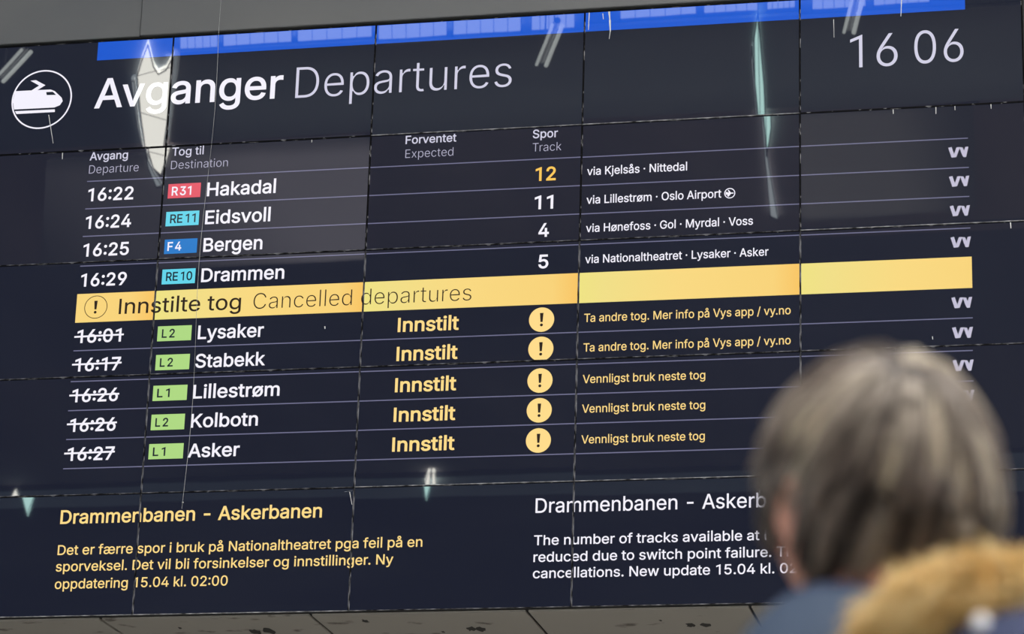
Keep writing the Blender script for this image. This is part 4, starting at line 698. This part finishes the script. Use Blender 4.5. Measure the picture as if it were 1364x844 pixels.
for x, y in ((721.5, 425.6), (720.5, 464.5), (719.3, 506.6), (718.3, 546.2), (717.2, 586.4)):
    show('warning_sign', [(disc(x, y, 16.5), m_yellow), (exclam(x, y, 18), m_brown)], 'yellow disc with dark exclamation mark')
# operator logos
VY = ([(155, 455), (210, 440), (247, 560), (288, 445), (345, 440), (282, 612), (205, 622)], [(335, 443), (385, 445), (408, 500), (430, 435), (480, 430), (440, 606), (395, 610), (402, 548), (366, 548)])
for x, y, x1 in ((1263.1, 197, 1290), (1264.1, 235.6, 1291.1), (1265.1, 274.8, 1292), (1266.1, 316.4, 1293.3), (1267.1, 396.7, 1295), (1268.1, 436.6, 1296), (1268.8, 480.2, 1297), (1270, 520.2, 1298), (1271, 560.2, 1299)):
    X0, Z0 = B(x, y); X1 = X_on_row(x1, Z0); k = (X1 - X0) / 325
    show('operator_logo', [(join(*[ngon([(X0 + (a - 155) * k, Z0 - (b - 455 + (a - 155) * 0.062) * k * 1.02) for a, b in P]) for P in VY]), m_logo)], 'striped pale logo')
# notices
words('notice_heading', m_yellow, 'Drammenbanen - Askerbanen', 80.1, 697.8, 428.6, 18.4, 13, label='yellow heading')
for t, x, y, x1 in (('Det er færre spor i bruk på Nationaltheatret pga feil på en', 76.6, 739.1, 562.5), ('sporveksel. Det vil bli forsinkelser og innstillinger. Ny', 74.1, 761, 523.8), ('oppdatering 15.04 kl. 02:00', 72.7, 784.2, 303)):
    words('notice_text', m_yellow, t, x, y, x1, 13.2, 7, label='yellow lettering')
words('notice_heading', m_white, 'Drammenbanen - Askerbanen', 713.2, 683, 1034.5, 19.4, 5, fit='Drammenbanen - Askerba', label='white heading')
for t, f, x, y, x1 in (('The number of tracks available at Nationaltheatret is', 'The number of tracks available at N', 711.2, 726, 1030.3), ('reduced due to switch point failure. There will be delays and', 'reduced due to switch point failure.', 710.5, 748.3, 1027.5),
                       ('cancellations. New update 15.04 kl. 02:00', 'cancellations. New update 15.04 kl.', 709.7, 770, 1031.5)):
    words('notice_text', m_white, t, x, y, x1, 13.3, 8, fit=f, label='white lettering')

# ------------------------------------------------------------------ dirt on the board
def streak(pts, w=0.7):
    for p, q in zip(pts, pts[1:]):
        a, b = B(*p), B(*q); h = w / 235 / 2
        show('drip_stain', [(ngon([(a[0] - h, a[1]), (b[0] - h * .6, b[1]), (b[0] + h * .6, b[1]), (a[0] + h, a[1])]), m_drip)], 'whitish dried drip')
LIFT = 3
for pts, w in (([(83.5, 201), (83, 212)], 1.6), ([(415.6, 186), (415.4, 190)], 1.0), ([(785, 17), (784, 40)], 1.4), ([(811.5, 15), (812.5, 27), (813, 42)], 2.6), ([(813, 42), (811.5, 52)], 1.0), ([(803, 18), (804, 26)], 1.2),
               ([(1189.7, 144), (1190, 152)], 1.2), ([(1246.6, 141), (1246.8, 152)], 1.2), ([(1272, 141), (1272.2, 147)], 1.0), ([(1320, 139), (1320.3, 145)], 1.0), ([(1297.5, 138), (1298, 140)], 1.0),
               ([(1201, 0), (1200, 22)], 1.2), ([(1110.5, 26), (1111, 50)], .7), ([(432.8, 434.5), (433, 438)], 1.8), ([(1346, 296), (1346.6, 304)], 1.4), ([(65, 153), (71, 191)], 1.2),
               ([(466, 655), (469, 672)], 1.0), ([(459, 655), (470, 653)], 1.2), ([(1242, 448), (1242.5, 452)], 1.0), ([(1012, 652), (1011.5, 660)], .8)):
    streak(pts, w)

m_thread = material('pale_thread', (0.40, 0.40, 0.39), 0.8)
bm = bmesh.new()
top = at(292.4, 4, 0); d = ray(291.2, 44); k = (-0.014 - CAM[1]) / d[1]; P0 = CAM + k * d
d = ray(243, 677); k = (-0.014 - CAM[1]) / d[1]; P1 = CAM + k * d
zt = FZ + 0.9
pts = []
for i in range(19):
    s = i / 18
    z = P0[2] + (P1[2] - P0[2]) * s
    pts.append((P0[0] + (P1[0] - P0[0]) * s + 0.012 * math.sin(3.1 * s * math.pi), -0.014 + 0.001 * math.sin(9 * s), z))
pts = [(P0[0] + 0.004, -0.016, zt), (P0[0] + 0.002, -0.016, P0[2] + 0.3)] + pts
add_tube(bm, pts, [0.0006 + 0.0007 * abs(math.sin(2.7 * i)) for i in range(len(pts))], 5)
bmesh.ops.create_icosphere(bm, subdivisions=1, radius=0.006, matrix=Matrix.Translation((P1[0], -0.014, P1[2] + 0.035)))
tag(obj('hanging_thread', bm, m_thread), 'thin whitish thread hanging straight down over the second column of panels', 'thread')

# tube lamps under the roof, mirrored in the top panels
m_lamp = material('tube_lamp_glow', (0.8, 0.8, 0.8), 0.4, (0.93, 1.0, 0.95), 6.0)
m_lampbody = material('lamp_body_white', (0.6, 0.6, 0.6), 0.5)
for (p, q), lab in ((((746, 30), (725, 84)), 'slanted pale tube lamp mirrored right of the thin heading word'),
                    (((1139, -4), (1127, 44)), 'slanted pale tube lamp mirrored left of the clock digits'),
                    (((37, 64), (0, 104)), 'long pale tube lamp mirrored in the top left corner of the board')):
    a, b = mirror_hit(*p, ROOF_Z - 0.9), mirror_hit(*q, ROOF_Z - 0.9)
    t = thing('tube_lamp', lab, 'lamp', tuple((a + b) / 2), 'tube lamps under the hall roof')
    u = (b - a) / 2; wd = np.cross(u / np.linalg.norm(u), (0, 0, 1)) * 0.05
    bm = bmesh.new(); add_tube(bm, [-u - wd, u - wd], 0.022, 8); obj('tube', bm, m_lamp, t)
    bm = bmesh.new(); add_tube(bm, [-u + wd, u + wd], 0.016, 8); obj('tube', bm, m_lamp, t)
    bm = bmesh.new(); add_tube(bm, [-u + (0, 0, .05), u + (0, 0, .05)], 0.035, 8); obj('lamp_body', bm, m_lampbody, t)
    bm = bmesh.new()
    for s in (-.6, .6): add_tube(bm, [u * s + (0, 0, .05), u * s + (0, 0, .6)], 0.008, 6)
    obj('suspension_rod', bm, m_lampbody, t)

# ------------------------------------------------------------------ the person looking up at the board
m_skin = material('skin', (0.62, 0.30, 0.21), 0.55)
bsdf(m_skin).inputs['Subsurface Weight'].default_value = 0.25
bsdf(m_skin).inputs['Subsurface Radius'].default_value = (0.03, 0.010, 0.006)
bsdf(m_skin).inputs['Subsurface Scale'].default_value = 0.4
m_jacket = material('slate_blue_jacket', (0.08, 0.11, 0.17), 0.8)
noise_color(m_jacket, (0.075, 0.11, 0.18), (0.10, 0.14, 0.22), 9)
m_lining = material('navy_lining', (0.028, 0.042, 0.11), 0.7)
m_trouser = material('dark_trousers', (0.03, 0.03, 0.035), 0.9)
m_shoe = material('black_shoes', (0.012, 0.012, 0.012), 0.4)
m_snap = material('pale_snap', (0.75, 0.75, 0.78), 0.3)

def strand_mat(name, stops):
    m = material(name, (0.3, 0.25, 0.2), 0.48)
    a = node(m, 'ShaderNodeAttribute'); a.attribute_name = 'tone'
    cr = node(m, 'ShaderNodeValToRGB'); link(m, a.outputs['Fac'], cr.inputs['Fac'])
    while len(cr.color_ramp.elements) < len(stops): cr.color_ramp.elements.new(0.5)
    for e, (p, c) in zip(cr.color_ramp.elements, stops):
        e.position = p; e.color = (*c, 1)
    link(m, cr.outputs['Color'], bsdf(m).inputs['Base Color'])
    return m
m_hair = strand_mat('greying_brown_hair', ((0.0, lin(46, 38, 34)), (0.4, lin(116, 103, 95)), (0.7, lin(174, 162, 149)), (1.0, lin(222, 208, 182))))
m_fur = strand_mat('golden_fur', ((0.0, lin(160, 120, 62)), (0.4, lin(222, 186, 116)), (1.0, lin(252, 232, 180))))

def strands(name, P, R, tone, mat, parent):
    """P (N,K,3) polylines, R (K,) radii, tone (N,): one mesh of thin three-sided strands"""
    N, K, _ = P.shape
    T = np.gradient(P, axis=1); T /= np.linalg.norm(T, axis=2, keepdims=True) + 1e-9
    ref = np.where(np.abs(T[..., 2:3]) > .9, np.array([1., 0, 0]), np.array([0, 0, 1.]))
    U = np.cross(T, ref); U /= np.linalg.norm(U, axis=2, keepdims=True) + 1e-9
    W = np.cross(T, U)
    ring = np.stack([P + R[None, :, None] * (math.cos(a) * U + math.sin(a) * W) for a in (0, 2.0944, 4.18879)], 2)
    V = ring.reshape(-1, 3)
    i = np.arange(N)[:, None, None] * K * 3; k = np.arange(K - 1)[None, :, None] * 3; j = np.arange(3)[None, None, :]
    a = i + k + j; b = i + k + (j + 1) % 3
    F = np.stack([a, b, b + 3, a + 3], -1).reshape(-1, 4)
    me = bpy.data.meshes.new(name)
    me.vertices.add(len(V)); me.vertices.foreach_set('co', V.ravel().astype(np.float32))
    me.loops.add(F.size); me.loops.foreach_set('vertex_index', F.ravel().astype(np.int32))
    me.polygons.add(len(F)); me.polygons.foreach_set('loop_start', np.arange(0, F.size, 4, dtype=np.int32))
    me.update(calc_edges=True)
    at_ = me.attributes.new('tone', 'FLOAT', 'POINT')
    at_.data.foreach_set('value', np.repeat(tone, K * 3).astype(np.float32))
    return mesh_obj(name, me, mat, parent, True)

def remeshed(bm, voxel, smooth=6):
    me = bpy.data.meshes.new('tmp'); bm.to_mesh(me); bm.free()
    o = bpy.data.objects.new('tmp', me); COL.objects.link(o)
    md = o.modifiers.new('r', 'REMESH'); md.mode = 'VOXEL'; md.voxel_size = voxel
    ms = o.modifiers.new('s', 'SMOOTH'); ms.iterations = smooth; ms.factor = 0.5
    dg = bpy.context.evaluated_depsgraph_get()
    out = bpy.data.meshes.new_from_object(o.evaluated_get(dg))
    bpy.data.objects.remove(o); bpy.data.meshes.remove(me)
    return out

def loft(bm, rings, n=28, closed=True):
    """rings: (centre, rx, ry, yaw)"""
    L = []
    for c, rx, ry, yaw in rings:
        ca, sa = math.cos(yaw), math.sin(yaw); row = []
        for k in range(n):
            a = 2 * math.pi * k / n; x, y = rx * math.cos(a), ry * math.sin(a)
            row.append(bm.verts.new((c[0] + x * ca - y * sa, c[1] + x * sa + y * ca, c[2])))
        L.append(row)
    for p, q in zip(L, L[1:]):
        for k in range(n): bm.faces.new((p[k], p[(k + 1) % n], q[(k + 1) % n], q[k]))
    if closed:
        bm.faces.new(L[0][::-1]); bm.faces.new(L[-1])
    return L

HC = Vector(at(1168, 661, 2.47))                 # middle of the head
BX, BY = HC.x - 0.012, HC.y + 0.005              # where the body stands
person = thing('person', 'grey-haired person from behind in slate-blue jacket with golden fur-trimmed hood, facing the board', 'person', (BX, BY, 0))
O = Vector((BX, BY, 0))
YAW, PITCH = math.radians(38), math.radians(10)
HM = Matrix.Rotation(YAW, 3, 'Z') @ Matrix.Rotation(PITCH, 3, 'X')
BYAW = math.radians(14)
HEAD = HC - O

def head_point(d):
    x, y, z = d
    p = Vector((x * 0.078, y * 0.097, z * 0.112))
    if z > 0.2: p.x *= 1 - 0.20 * ((z - 0.2) / 0.8) ** 1.5
    if z < 0:
        p.x *= 1 + 0.02 * (-z) ** 1.6
        if y < 0: p.y *= 1 - 0.42 * (-z) ** 1.3
        else: p.y += 0.016 * (-z) * y
    if y > 0:
        f = y ** 2
        g = lambda cx, cz, sx, sz: math.exp(-((p.x - cx) / sx) ** 2 - ((p.z - cz) / sz) ** 2) * f
        p.y += 0.026 * g(0, -0.022, 0.011, 0.017) + 0.012 * g(0, 0.0, 0.009, 0.022)
        p.y -= 0.011 * (g(0.032, 0.008, 0.014, 0.010) + g(-0.032, 0.008, 0.014, 0.010))
        p.y += 0.006 * (g(0.03, 0.027, 0.022, 0.007) + g(-0.03, 0.027, 0.022, 0.007))
        p.y += 0.006 * (g(0, -0.053, 0.020, 0.005) + g(0, -0.064, 0.017, 0.005)) - 0.004 * g(0, -0.0585, 0.022, 0.0025)
        p.y += 0.010 * g(0, -0.092, 0.018, 0.014)
        p.y += 0.004 * (g(0.045, -0.025, 0.018, 0.02) + g(-0.045, -0.025, 0.018, 0.02))
    return p

def sphere_dirs(nu, nv):
    for j in range(nv + 1):
        t = math.pi * j / nv
        for i in range(nu):
            a = 2 * math.pi * i / nu
            yield (math.sin(t) * math.cos(a), math.sin(t) * math.sin(a), math.cos(t))

def grid_sphere(bm, fn, nu=72, nv=56):
    top = bm.verts.new(fn((0, 0, 1))); bot = bm.verts.new(fn((0, 0, -1))); rows = []
    for j in range(1, nv):
        t = math.pi * j / nv
        rows.append([bm.verts.new(fn((math.sin(t) * math.cos(2 * math.pi * i / nu), math.sin(t) * math.sin(2 * math.pi * i / nu), math.cos(t)))) for i in range(nu)])
    for i in range(nu):
        bm.faces.new((top, rows[0][i], rows[0][(i + 1) % nu])); bm.faces.new((bot, rows[-1][(i + 1) % nu], rows[-1][i]))
        for p, q in zip(rows, rows[1:]): bm.faces.new((p[i], q[i], q[(i + 1) % nu], p[(i + 1) % nu]))

bm = bmesh.new()
grid_sphere(bm, lambda d: HEAD + HM @ head_point(d))
for s in (-1, 1):                                # ears, with rim and lobe
    e = Vector((s * 0.076, -0.004, -0.030))
    rim = [e + Vector((s * (0.010 + 0.004 * math.sin(a)), -0.018 * math.cos(a) - 0.004, 0.030 * math.sin(a))) for a in np.linspace(-0.5 * math.pi, 1.1 * math.pi, 12)]
    add_tube(bm, [HEAD + HM @ p for p in rim], 0.0055, 8)
    grid_sphere(bm, lambda d: HEAD + HM @ (e + Vector((s * 0.004 + d[0] * 0.007, d[1] * 0.017, d[2] * 0.028))), 16, 12)
zs = HEAD.z
neck = [(HEAD + HM @ Vector((0, -0.022, -0.045)), .058, .062, BYAW), (HEAD + Vector((0.0, -0.012, -0.12)), .056, .060, BYAW),
        (HEAD + Vector((0, -0.012, -0.19)), .066, .064, BYAW), (HEAD + Vector((0, -0.014, -0.24)), .12, .08, BYAW),
        (Vector((0, 0, 1.42)), .185, .10, BYAW), (Vector((0, 0, 1.25)), .18, .115, BYAW), (Vector((0, 0, 1.05)), .155, .105, BYAW), (Vector((0, 0, 0.92)), .17, .115, BYAW), (Vector((0, 0, 0.82)), .15, .11, BYAW)]
loft(bm, neck)
RB = Matrix.Rotation(BYAW, 3, 'Z')
def bp(x, y, z): return RB @ Vector((x, y, z))
for s in (-1, 1):
    add_tube(bm, [bp(s * .15, 0, 1.42), bp(s * .20, 0, 1.38), bp(s * .25, -.03, 1.12), bp(s * .235, .06, 1.0), bp(s * .20, .12, .95)], [.06, .055, .042, .034, .026], 14)
    add_tube(bm, [bp(s * .20, .12, .95), bp(s * .185, .14, .925), bp(s * .17, .15, .90)], [.026, .036, .03], 12)
    for k in range(4):                           # fingers, hidden in the pockets
        o_ = (k - 1.5) * .016
        add_tube(bm, [bp(s * .172 + o_, .152, .905), bp(s * .168 + o_, .155, .87), bp(s * .16 + o_, .148, .845)], [.0105, .0095, .008], 8)
    add_tube(bm, [bp(s * .155, .145, .925), bp(s * .135, .15, .90), bp(s * .128, .15, .875)], [.012, .011, .009], 8)
    add_tube(bm, [bp(s * .085, 0, .88), bp(s * .09, .01, .70), bp(s * .09, .015, .48), bp(s * .09, -.005, .30), bp(s * .09, -.01, .08)], [.095, .085, .058, .056, .038], 16)
    add_tube(bm, [bp(s * .09, -.035, .045), bp(s * .095, .05, .04), bp(s * .10, .14, .03), bp(s * .102, .19, .026)], [.038, .036, .030, .018], 12)
mesh_obj('body', remeshed(bm, 0.0055, 4), m_skin, person, True)

# clothes
bm = bmesh.new()
loft(bm, [(Vector((0, 0, z)), rx, ry, BYAW) for z, rx, ry in ((.80, .22, .165), (.95, .215, .16), (1.12, .215, .155), (1.30, .235, .15), (1.40, .225, .13), (1.455, .17, .115), (1.49, .115, .105), (1.51, .105, .102))])
for s in (-1, 1):
    add_tube(bm, [bp(s * .14, 0, 1.39), bp(s * .21, 0, 1.375), bp(s * .265, -.02, 1.25), bp(s * .275, -.035, 1.11), bp(s * .255, .06, .99), bp(s * .21, .13, .935)], [.085, .085, .072, .066, .058, .055], 18)
jk = mesh_obj('jacket', remeshed(bm, 0.011, 8), m_jacket, person, True)
# standing collar: an open wall, higher at the back, with thickness
bm = bmesh.new(); n = 48; L = []
for prof in (( .108, 1.45, 0), (.110, 1.50, .2), (.104, 1.545, .7), (.099, 1.575, 1), (.094, 1.581, 1), (.089, 1.565, 1), (.090, 1.47, .2)):
    row = []
    for k in range(n):
        a = 2 * math.pi * k / n; r, z, w = prof
        back = 0.5 - 0.5 * math.sin(a)
        row.append(bm.verts.new(bp(r * math.cos(a) * 1.02, r * math.sin(a) * 0.98 + .004, z + w * (0.046 * back - 0.014 + 0.004 * math.sin(5 * a)))))
    L.append(row)
for i, (p, q) in enumerate(zip(L, L[1:])):
    for k in range(n): bm.faces.new((p[k], p[(k + 1) % n], q[(k + 1) % n], q[k])).material_index = int(i >= 3)
obj('collar', bm, [m_jacket, m_lining], jk, True)['label'] = 'standing collar with navy edge'
bm = bmesh.new()
loft(bm, [(Vector((0, 0, z)), rx, ry, BYAW) for z, rx, ry in ((.98, .19, .14), (.88, .195, .145), (.80, .185, .14))])
for s in (-1, 1):
    add_tube(bm, [bp(s * .09, 0, .86), bp(s * .095, .01, .68), bp(s * .095, .012, .46), bp(s * .095, 0, .25), bp(s * .095, 0, .07)], [.105, .098, .078, .075, .07], 18)
mesh_obj('trousers', remeshed(bm, 0.012, 6), m_trouser, person, True)
for s in (-1, 1):
    bm = bmesh.new()
    loft(bm, [(bp(s * .098, .07, z), rx, ry, BYAW) for z, rx, ry in ((0.0, .050, .150), (.022, .052, .152), (.05, .047, .14), (.075, .042, .11))], 24)
    loft(bm, [(bp(s * .094, -.01, z), rx, ry, BYAW) for z, rx, ry in ((.04, .045, .065), (.12, .046, .055))], 20)
    mesh_obj('shoe', remeshed(bm, 0.006, 3), m_shoe, person, True)

# hair: a close cap of roots and many strands swept away from the crown
def scalp(d):
    x, y, z = d
    if y > 0.05 and z < 0.50 + 0.25 * (0.6 - y): return y < 0.38 and z > -0.25 and abs(x) > 0.6
    if y > -0.32 and abs(x) > 0.5 and z < 0.06: return False
    return z > -0.95 if y < -0.35 else z > -0.42
WH = Vector((0.05, -0.42, 0.90)).normalized()
clumps = []
while len(clumps) < 420:
    d = Vector(rng.normal(size=3)).normalized()
    if scalp(d): clumps.append(d)
CL = np.array([tuple(c) for c in clumps])
ctone = rng.beta(0.8, 1.1, len(CL)); clift = rng.uniform(0.55, 1.25, len(CL))
NS, K = 11000, 7
P = np.empty((NS, K, 3)); tone = np.empty(NS); n = 0
while n < NS:
    d = Vector(rng.normal(size=3)).normalized()
    if not scalp(d): continue
    ci = int(np.argmax(CL @ np.array(d))); cd = Vector(CL[ci])
    flow = (d - WH * d.dot(WH) * 1.0)
    flow = (d.cross(WH.cross(d))) * -1.0 + Vector((0.10, 0.0, -0.35))
    flow = flow - d * flow.dot(d)
    if flow.length < 0.05: flow = Vector((rng.normal(), rng.normal(), 0))
    flow.normalize()
    length = (0.070 if d.z > 0.25 else 0.055 if d.z > -0.35 else 0.046) * rng.uniform(0.7, 1.15)
    if abs(d.x) > 0.55 and d.y > -0.38: length *= 0.52
    vol = (0.0155 if d.z > 0.25 else 0.0170 if d.z > -0.1 else 0.014) * clift[ci] * rng.uniform(0.75, 1.15)
    if d.z < -0.2: vol *= 0.55
    elif abs(d.x) > 0.55 and d.y > -0.38 and d.z < 0.3: vol *= 0.8
    q = Vector(d); jit = Vector(rng.normal(size=3) * 0.10)
    for k in range(K):
        s = k / (K - 1)
        base = head_point(q); nn = Vector((q.x / 0.078, q.y / 0.097, q.z / 0.112)).normalized()
        h = 0.002 + vol * (1 - (1 - min(s * 1.9, 1)) ** 2) + 0.004 * s * s * clift[ci]
        P[n, k] = HEAD + HM @ (base + nn * h)
        t = (flow + jit * s); t = t - q * t.dot(q); t.normalize()
        q = (q + t * (length / (K - 1) / 0.095)).normalized()
        pull = 0.10 * s
        qc = (cd - q * cd.dot(q))
        flow2 = (q.cross(WH.cross(q))) * -1.0 + Vector((0.10, 0.0, -0.35)) + qc * 0.8
        flow2 = flow2 - q * flow2.dot(q)
        if flow2.length > 0.05: flow = flow2.normalized()
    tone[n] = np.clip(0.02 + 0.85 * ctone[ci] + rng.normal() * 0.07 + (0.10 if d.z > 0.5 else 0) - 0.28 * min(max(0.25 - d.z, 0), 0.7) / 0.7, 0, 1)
    n += 1
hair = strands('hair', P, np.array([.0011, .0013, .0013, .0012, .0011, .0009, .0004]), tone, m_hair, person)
bm = bmesh.new()
m_root = material('dark_hair_roots', lin(52, 42, 37), 0.7)
def cap_pt(d):
    p = head_point(d); nn = Vector((d[0] / .078, d[1] / .097, d[2] / .112)).normalized()
    return HEAD + HM @ (p + nn * (0.004 if scalp(Vector(d)) else -0.02))
grid_sphere(bm, cap_pt, 64, 48)
obj('hair_roots', bm, m_root, hair, True)

# the hood lying on the back: navy shell, golden fur round its edge, a pale snap
def loc(x, y, dep): return Vector(at(x, y, dep)) - O
bm = bmesh.new()
hc = loc(1395, 925, 2.235)
grid_sphere(bm, lambda d: hc + Vector((d[0] * 0.085 + 0.004 * math.sin(7 * d[2]), d[1] * 0.06, d[2] * 0.075 + 0.004 * math.sin(6 * d[0]))), 40, 28)
hood = obj('hood', bm, m_lining, person, True)
path = [(1150, 935, 2.34), (1186, 872, 2.32), (1222, 822, 2.30), (1265, 795, 2.28), (1320, 783, 2.27), (1385, 790, 2.27), (1455, 830, 2.29), (1505, 890, 2.31), (1525, 965, 2.33)]
Q = [loc(*p) for p in path]
bm = bmesh.new(); add_tube(bm, Q, [.022, .026, .026, .021, .018, .018, .02, .02, .018], 14)
m_pelt = material('fur_pelt', lin(190, 145, 72), 0.9)
trim = obj('fur_trim', bm, m_pelt, hood, True)
NF, K = 9000, 5
P = np.empty((NF, K, 3)); tone = np.empty(NF)
QA = np.array([tuple(q) for q in Q]); RAD = np.array([.022, .026, .026, .021, .018, .018, .02, .02, .018])
for i in range(NF):
    u = rng.uniform(0, len(Q) - 1.001); a = int(u); f = u - a
    c = QA[a] * (1 - f) + QA[a + 1] * f; t = QA[a + 1] - QA[a]; t /= np.linalg.norm(t); rd = RAD[a] * (1 - f) + RAD[a + 1] * f
    v = rng.normal(size=3); v -= t * v.dot(t); v /= np.linalg.norm(v)
    Ln = rng.uniform(.010, .024); lean = t * rng.normal() * .5 + rng.normal(size=3) * .3
    for k in range(K):
        s = k / (K - 1)
        P[i, k] = c + v * (rd + Ln * s) + lean * Ln * s * s + np.array([0, 0, -.5]) * Ln * s * s
    tone[i] = np.clip(0.5 + 0.35 * noise.noise(Vector(c * 38 + v * 1.1)) + rng.normal() * .16, 0, 1)
strands('fur', P, np.array([.0011, .001, .0009, .0007, .0003]), tone, m_fur, person).parent = hood
bm = bmesh.new()
sn = loc(1306, 829, 2.212)
grid_sphere(bm, lambda d: sn + Vector((d[0] * .0065, d[1] * .004, d[2] * .0065)), 20, 14)
obj('snap', bm, m_snap, hood, True)
